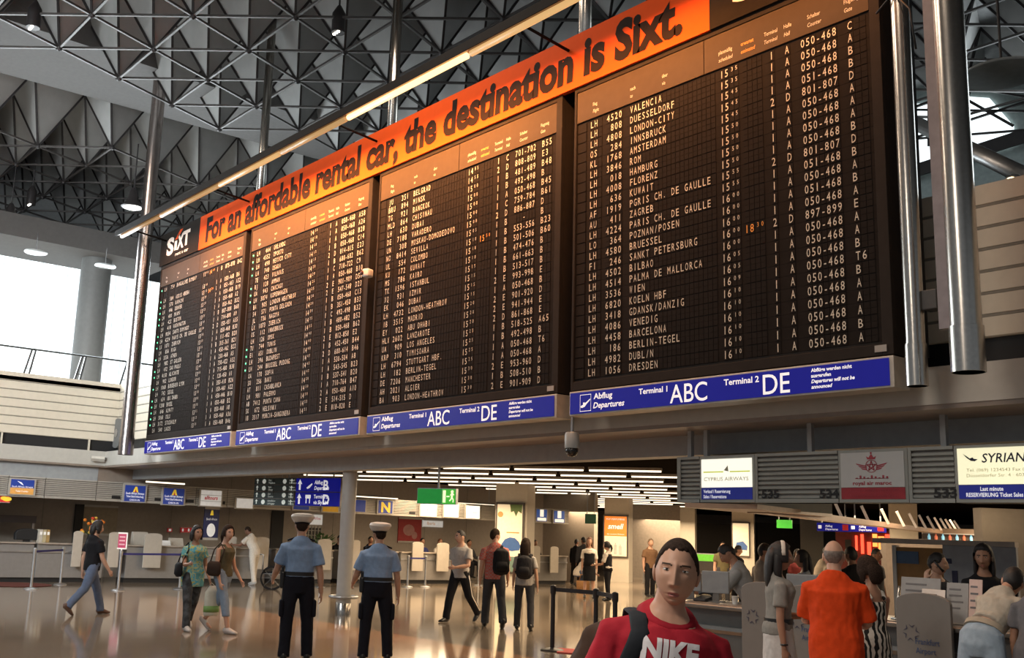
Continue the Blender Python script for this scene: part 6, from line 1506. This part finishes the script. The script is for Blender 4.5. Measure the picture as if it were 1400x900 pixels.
# bare-backed woman
ZEB = mat('cloth_zebra', (.5, .47, .42), .85, spec=.2); nt = ZEB.node_tree; wv = nt.nodes.new('ShaderNodeTexWave'); wv.inputs['Scale'].default_value = 6; wv.inputs['Distortion'].default_value = 9; wv.inputs['Detail'].default_value = 2
rp = nt.nodes.new('ShaderNodeValToRGB'); rp.color_ramp.interpolation = 'CONSTANT'; rp.color_ramp.elements[0].color = (.015, .015, .015, 1); rp.color_ramp.elements[1].position = .5; rp.color_ramp.elements[1].color = (.5, .46, .40, 1)
nt.links.new(nt.nodes['Texture Coordinate'].outputs['Object'], wv.inputs['Vector']); nt.links.new(wv.outputs['Color'], rp.inputs['Fac']); nt.links.new(rp.outputs['Color'], nt.nodes['Principled BSDF'].inputs['Base Color'])
p = CAM + ray(1189, 760)*9.4; p.z = 0
root, up, AR, LG, HM = person('bare shouldered woman in zebra print skirt right of the man in orange', p, facing(p, -40), 1.60, 'f', 'tan', 'brown', 'bob', ZEB, ZEB, SHB, aR=(20, 6, 50), aL=(20, 8, 50), head=(-10, -8, 0), vox=.009, loose=.014, legs='skirt', skirt_len=.6, hem=.0, sleeve=0, strap=True, res=(36, 30))
# clerks behind the ticket counter
p = ony(1028, 760, 11.45); root, up, AR, LG, HM = person('clerk with black hair in pale shirt bending over the ticket counter', Vector((p.x, p.y, 0)), facing(p, -82), 1.74, 'm', 'tan', 'black', 'short', cloth('clerk_grey', (.30, .30, .30)), BLK, SHB, lean=24, aR=(38, 8, 48), aL=(38, 8, 48), head=(0, -26, 0), vox=.010, res=(40, 32), sleeve=.8)
far('dark haired person right of the bending clerk', 1043, 742, 15.8, 60, 1.70, hair='black', sk='tan', top=cloth('taupe', (.24, .21, .18)), bot=BLK, shoe=SHB, vox=.013)
far('dark haired person in blue grey top behind the headband woman', 1099, 748, 14.6, -100, 1.62, sex='f', hair='black', style='long', sk='tan', top=cloth('bluegrey', (.28, .31, .34)), bot=BLK, shoe=SHB, vox=.012, sleeve=1.5, aR=(30, 8, 60), aL=(30, 8, 60))
p = ony(1279, 760, 11.6); root, up, AR, LG, HM = person('clerk holding a telephone to his ear behind the paper stands', Vector((p.x, p.y, 0)), facing(p, 142), 1.66, 'm', 'fair', 'black', 'short', DGREY, BLK, SHB, aR=(50, 30, 128), aL=(20, 8, 60), head=(-44, 0, 0), vox=.010, res=(40, 32), sleeve=1.5, inner=(24, 0))
t = attach('telephone_receiver', 'black receiver at the ear of the clerk behind the paper stands', 'telephone', root); mb = MB(); mb.tube([HM @ Vector((.092, .07, -.075)), HM @ Vector((.104, .03, -.03)), HM @ Vector((.10, -.01, .02)), HM @ Vector((.088, -.005, .035))], [.018, .011, .013, .020], 10); mb.build('receiver', SHB, t, True)
p = ony(1343, 745, 11.5); root, up, AR, LG, HM = person('smiling dark haired woman clerk in black behind the counter', Vector((p.x, p.y, 0)), facing(p, 176), 1.76, 'f', 'tan', 'black', 'long', BLK, BLK, SHB, aR=(30, 10, 60), aL=(40, 10, 95), head=(12, -4, 0), vox=.010, res=(44, 36), sleeve=1.5)
# leaning customer and her neighbour at the right edge
p = CAM + ray(1340, 830)*9.0; p.z = 0
root, up, AR, LG, HM = person('customer in pale tee and light jeans leaning over the ticket counter', p, facing(p, 34), 1.76, 'f', 'fair', 'black', 'short', cloth('oat', (.40, .37, .31)), cloth('washed_jeans', (.30, .38, .46)), SHB, lean=42, lR=(0, 5, 4), lL=(-6, 5, 4), aR=(56, 10, 30), aL=(30, 10, 70), head=(-30, 14, 0), vox=.008, loose=.030, hem=.13, sleeve=.7, belt=cloth('studded', (.36, .31, .24)), res=(40, 32), top_v=1.6)
p = CAM + ray(1408, 765)*8.8; p.z = 0
person('dark haired person cut off by the right picture edge', p, facing(p, 20), 1.60, 'f', 'tan', 'black', 'bob', cloth('slate', (.12, .12, .13)), BLK, SHB, lean=10, vox=.012, res=(32, 26))
# man in the red tee in the foreground
p = CAM + ray(917, 772)*3.95
RM = Vector((p.x, p.y, 0)) - Vector((rt.x, rt.y, 0))*.085
root, up, AR, LG, HM = person('man in red tee with dark backpack strap close to the viewer', RM, facing(RM, 170), 1.70, 'm', 'fair', 'brown', 'crop', RED, JEAN, SHB, lean=3, side=-8, lR=(12, 3, 5), lL=(-12, 3, 10), aR=(-6, 16, 14), aL=(2, 14, 16), head=(14, 2, -6), vox=.006, loose=.030, sleeve=.80, res=(140, 110), twist=4, hem=-.12, top_v=1.3)
sh = [o for o in root.children if o.name.startswith('shirt')][0]
bv = BVHTree.FromPolygons([v.co for v in sh.data.vertices], [tuple(q.vertices) for q in sh.data.polygons])
def on_shirt(name, t_, x0, z0, width, cap, m_, off, bold, res=5):
    v, f, a0, a1 = text_geo(t_, bold, res); k = width/(a1-a0); s_ = cap/CAPH
    bm = bmesh.new(); vs2 = [bm.verts.new((a, b_, 0)) for a, b_ in v]
    for q in f:
        try: bm.faces.new([vs2[i] for i in q])
        except ValueError: pass
    for _ in range(4):
        bmesh.ops.triangulate(bm, faces=bm.faces)
        bmesh.ops.subdivide_edges(bm, edges=[e for e in bm.edges if e.calc_length() > .12], cuts=1)
    bmesh.ops.triangulate(bm, faces=bm.faces); bm.verts.index_update()
    v = [(q.co.x, q.co.y) for q in bm.verts]; f = [tuple(w.index for w in q.verts) for q in bm.faces]; bm.free()
    mb = MB(); pts = []
    for a, b_ in v:
        q = up(Vector((x0-(a-a0)*k, .0, z0+b_*s_)))
        h = bv.ray_cast(q+Vector((0, .5, 0)), Vector((0, -1, 0)))
        pts.append((h[0] if h[0] is not None else q+Vector((0, .15, 0)))+Vector((0, off, 0)))
    mb.add(pts, f); return mb.build(name, m_, root, fix=False)
on_shirt('chest_lettering', 'NIKE', .104, .345, .205, .076, mat('print_white', (.70, .68, .70), .7), .0035, .05)
mb = MB(); mb.tube([up(Vector((0, -.004, .492))), up(Vector((0, .006, .512)))], [(.116, .103), (.095, .090)], 26, side=(1, 0, 0)); mb.build('neckband', RED, root, True)
# his backpack: strap over his right shoulder, body behind him
t = attach('backpack', 'dark brown backpack behind the man in red, strap over one shoulder', 'backpack', root)
m_strap = cloth('strap_slate', (.022, .026, .032)); m_bag = cloth('bag_umber', (.055, .032, .022))
pts = []
for x, z, o_ in ((.135, .10, .012), (.150, .20, .012), (.145, .30, .012), (.124, .38, .012), (.112, .43, .012)):
    q = up(Vector((x, 0, z))); h = bv.ray_cast(q+Vector((0, .5, 0)), Vector((0, -1, 0))); pts.append((h[0] if h[0] else q)+Vector((0, o_, .0)))
q = up(Vector((.118, 0, .5))); h = bv.ray_cast(q+Vector((0, 0.03, .4)), Vector((0, 0, -1))); pts.append(h[0]+Vector((0, .0, .012)))
q = up(Vector((.118, -.06, .5))); h = bv.ray_cast(q+Vector((0, 0, .4)), Vector((0, 0, -1))); pts.append((h[0] if h[0] else q)+Vector((0, -.02, .008)))
pts.append(up(Vector((.10, -.15, .40))))
mb = MB(); mb.tube(pts, [(.034, .009)]*len(pts), 10, side=(1, 0, 0)); mb.build('shoulder_strap', m_strap, t, True)
b = MB(); b.tube([up(Vector((.16, -.22, -.06))), up(Vector((.16, -.25, .0))), up(Vector((.15, -.25, .2))), up(Vector((.13, -.22, .36))), up(Vector((.12, -.18, .42)))], [(.12, .08), (.155, .12), (.15, .12), (.12, .09), (.05, .04)], 18, side=(1, 0, 0))
bake(b, 'k', .012, 4, .5, .012, 12, 3).build('bag_body', m_bag, t, True, fix=False)
b = MB(); b.tube([up(Vector((.10, .13, .29))), up(Vector((.17, .12, .31)))], [(.018, .014)]*2, 8); b.build('strap_buckle', SHB, t, True)
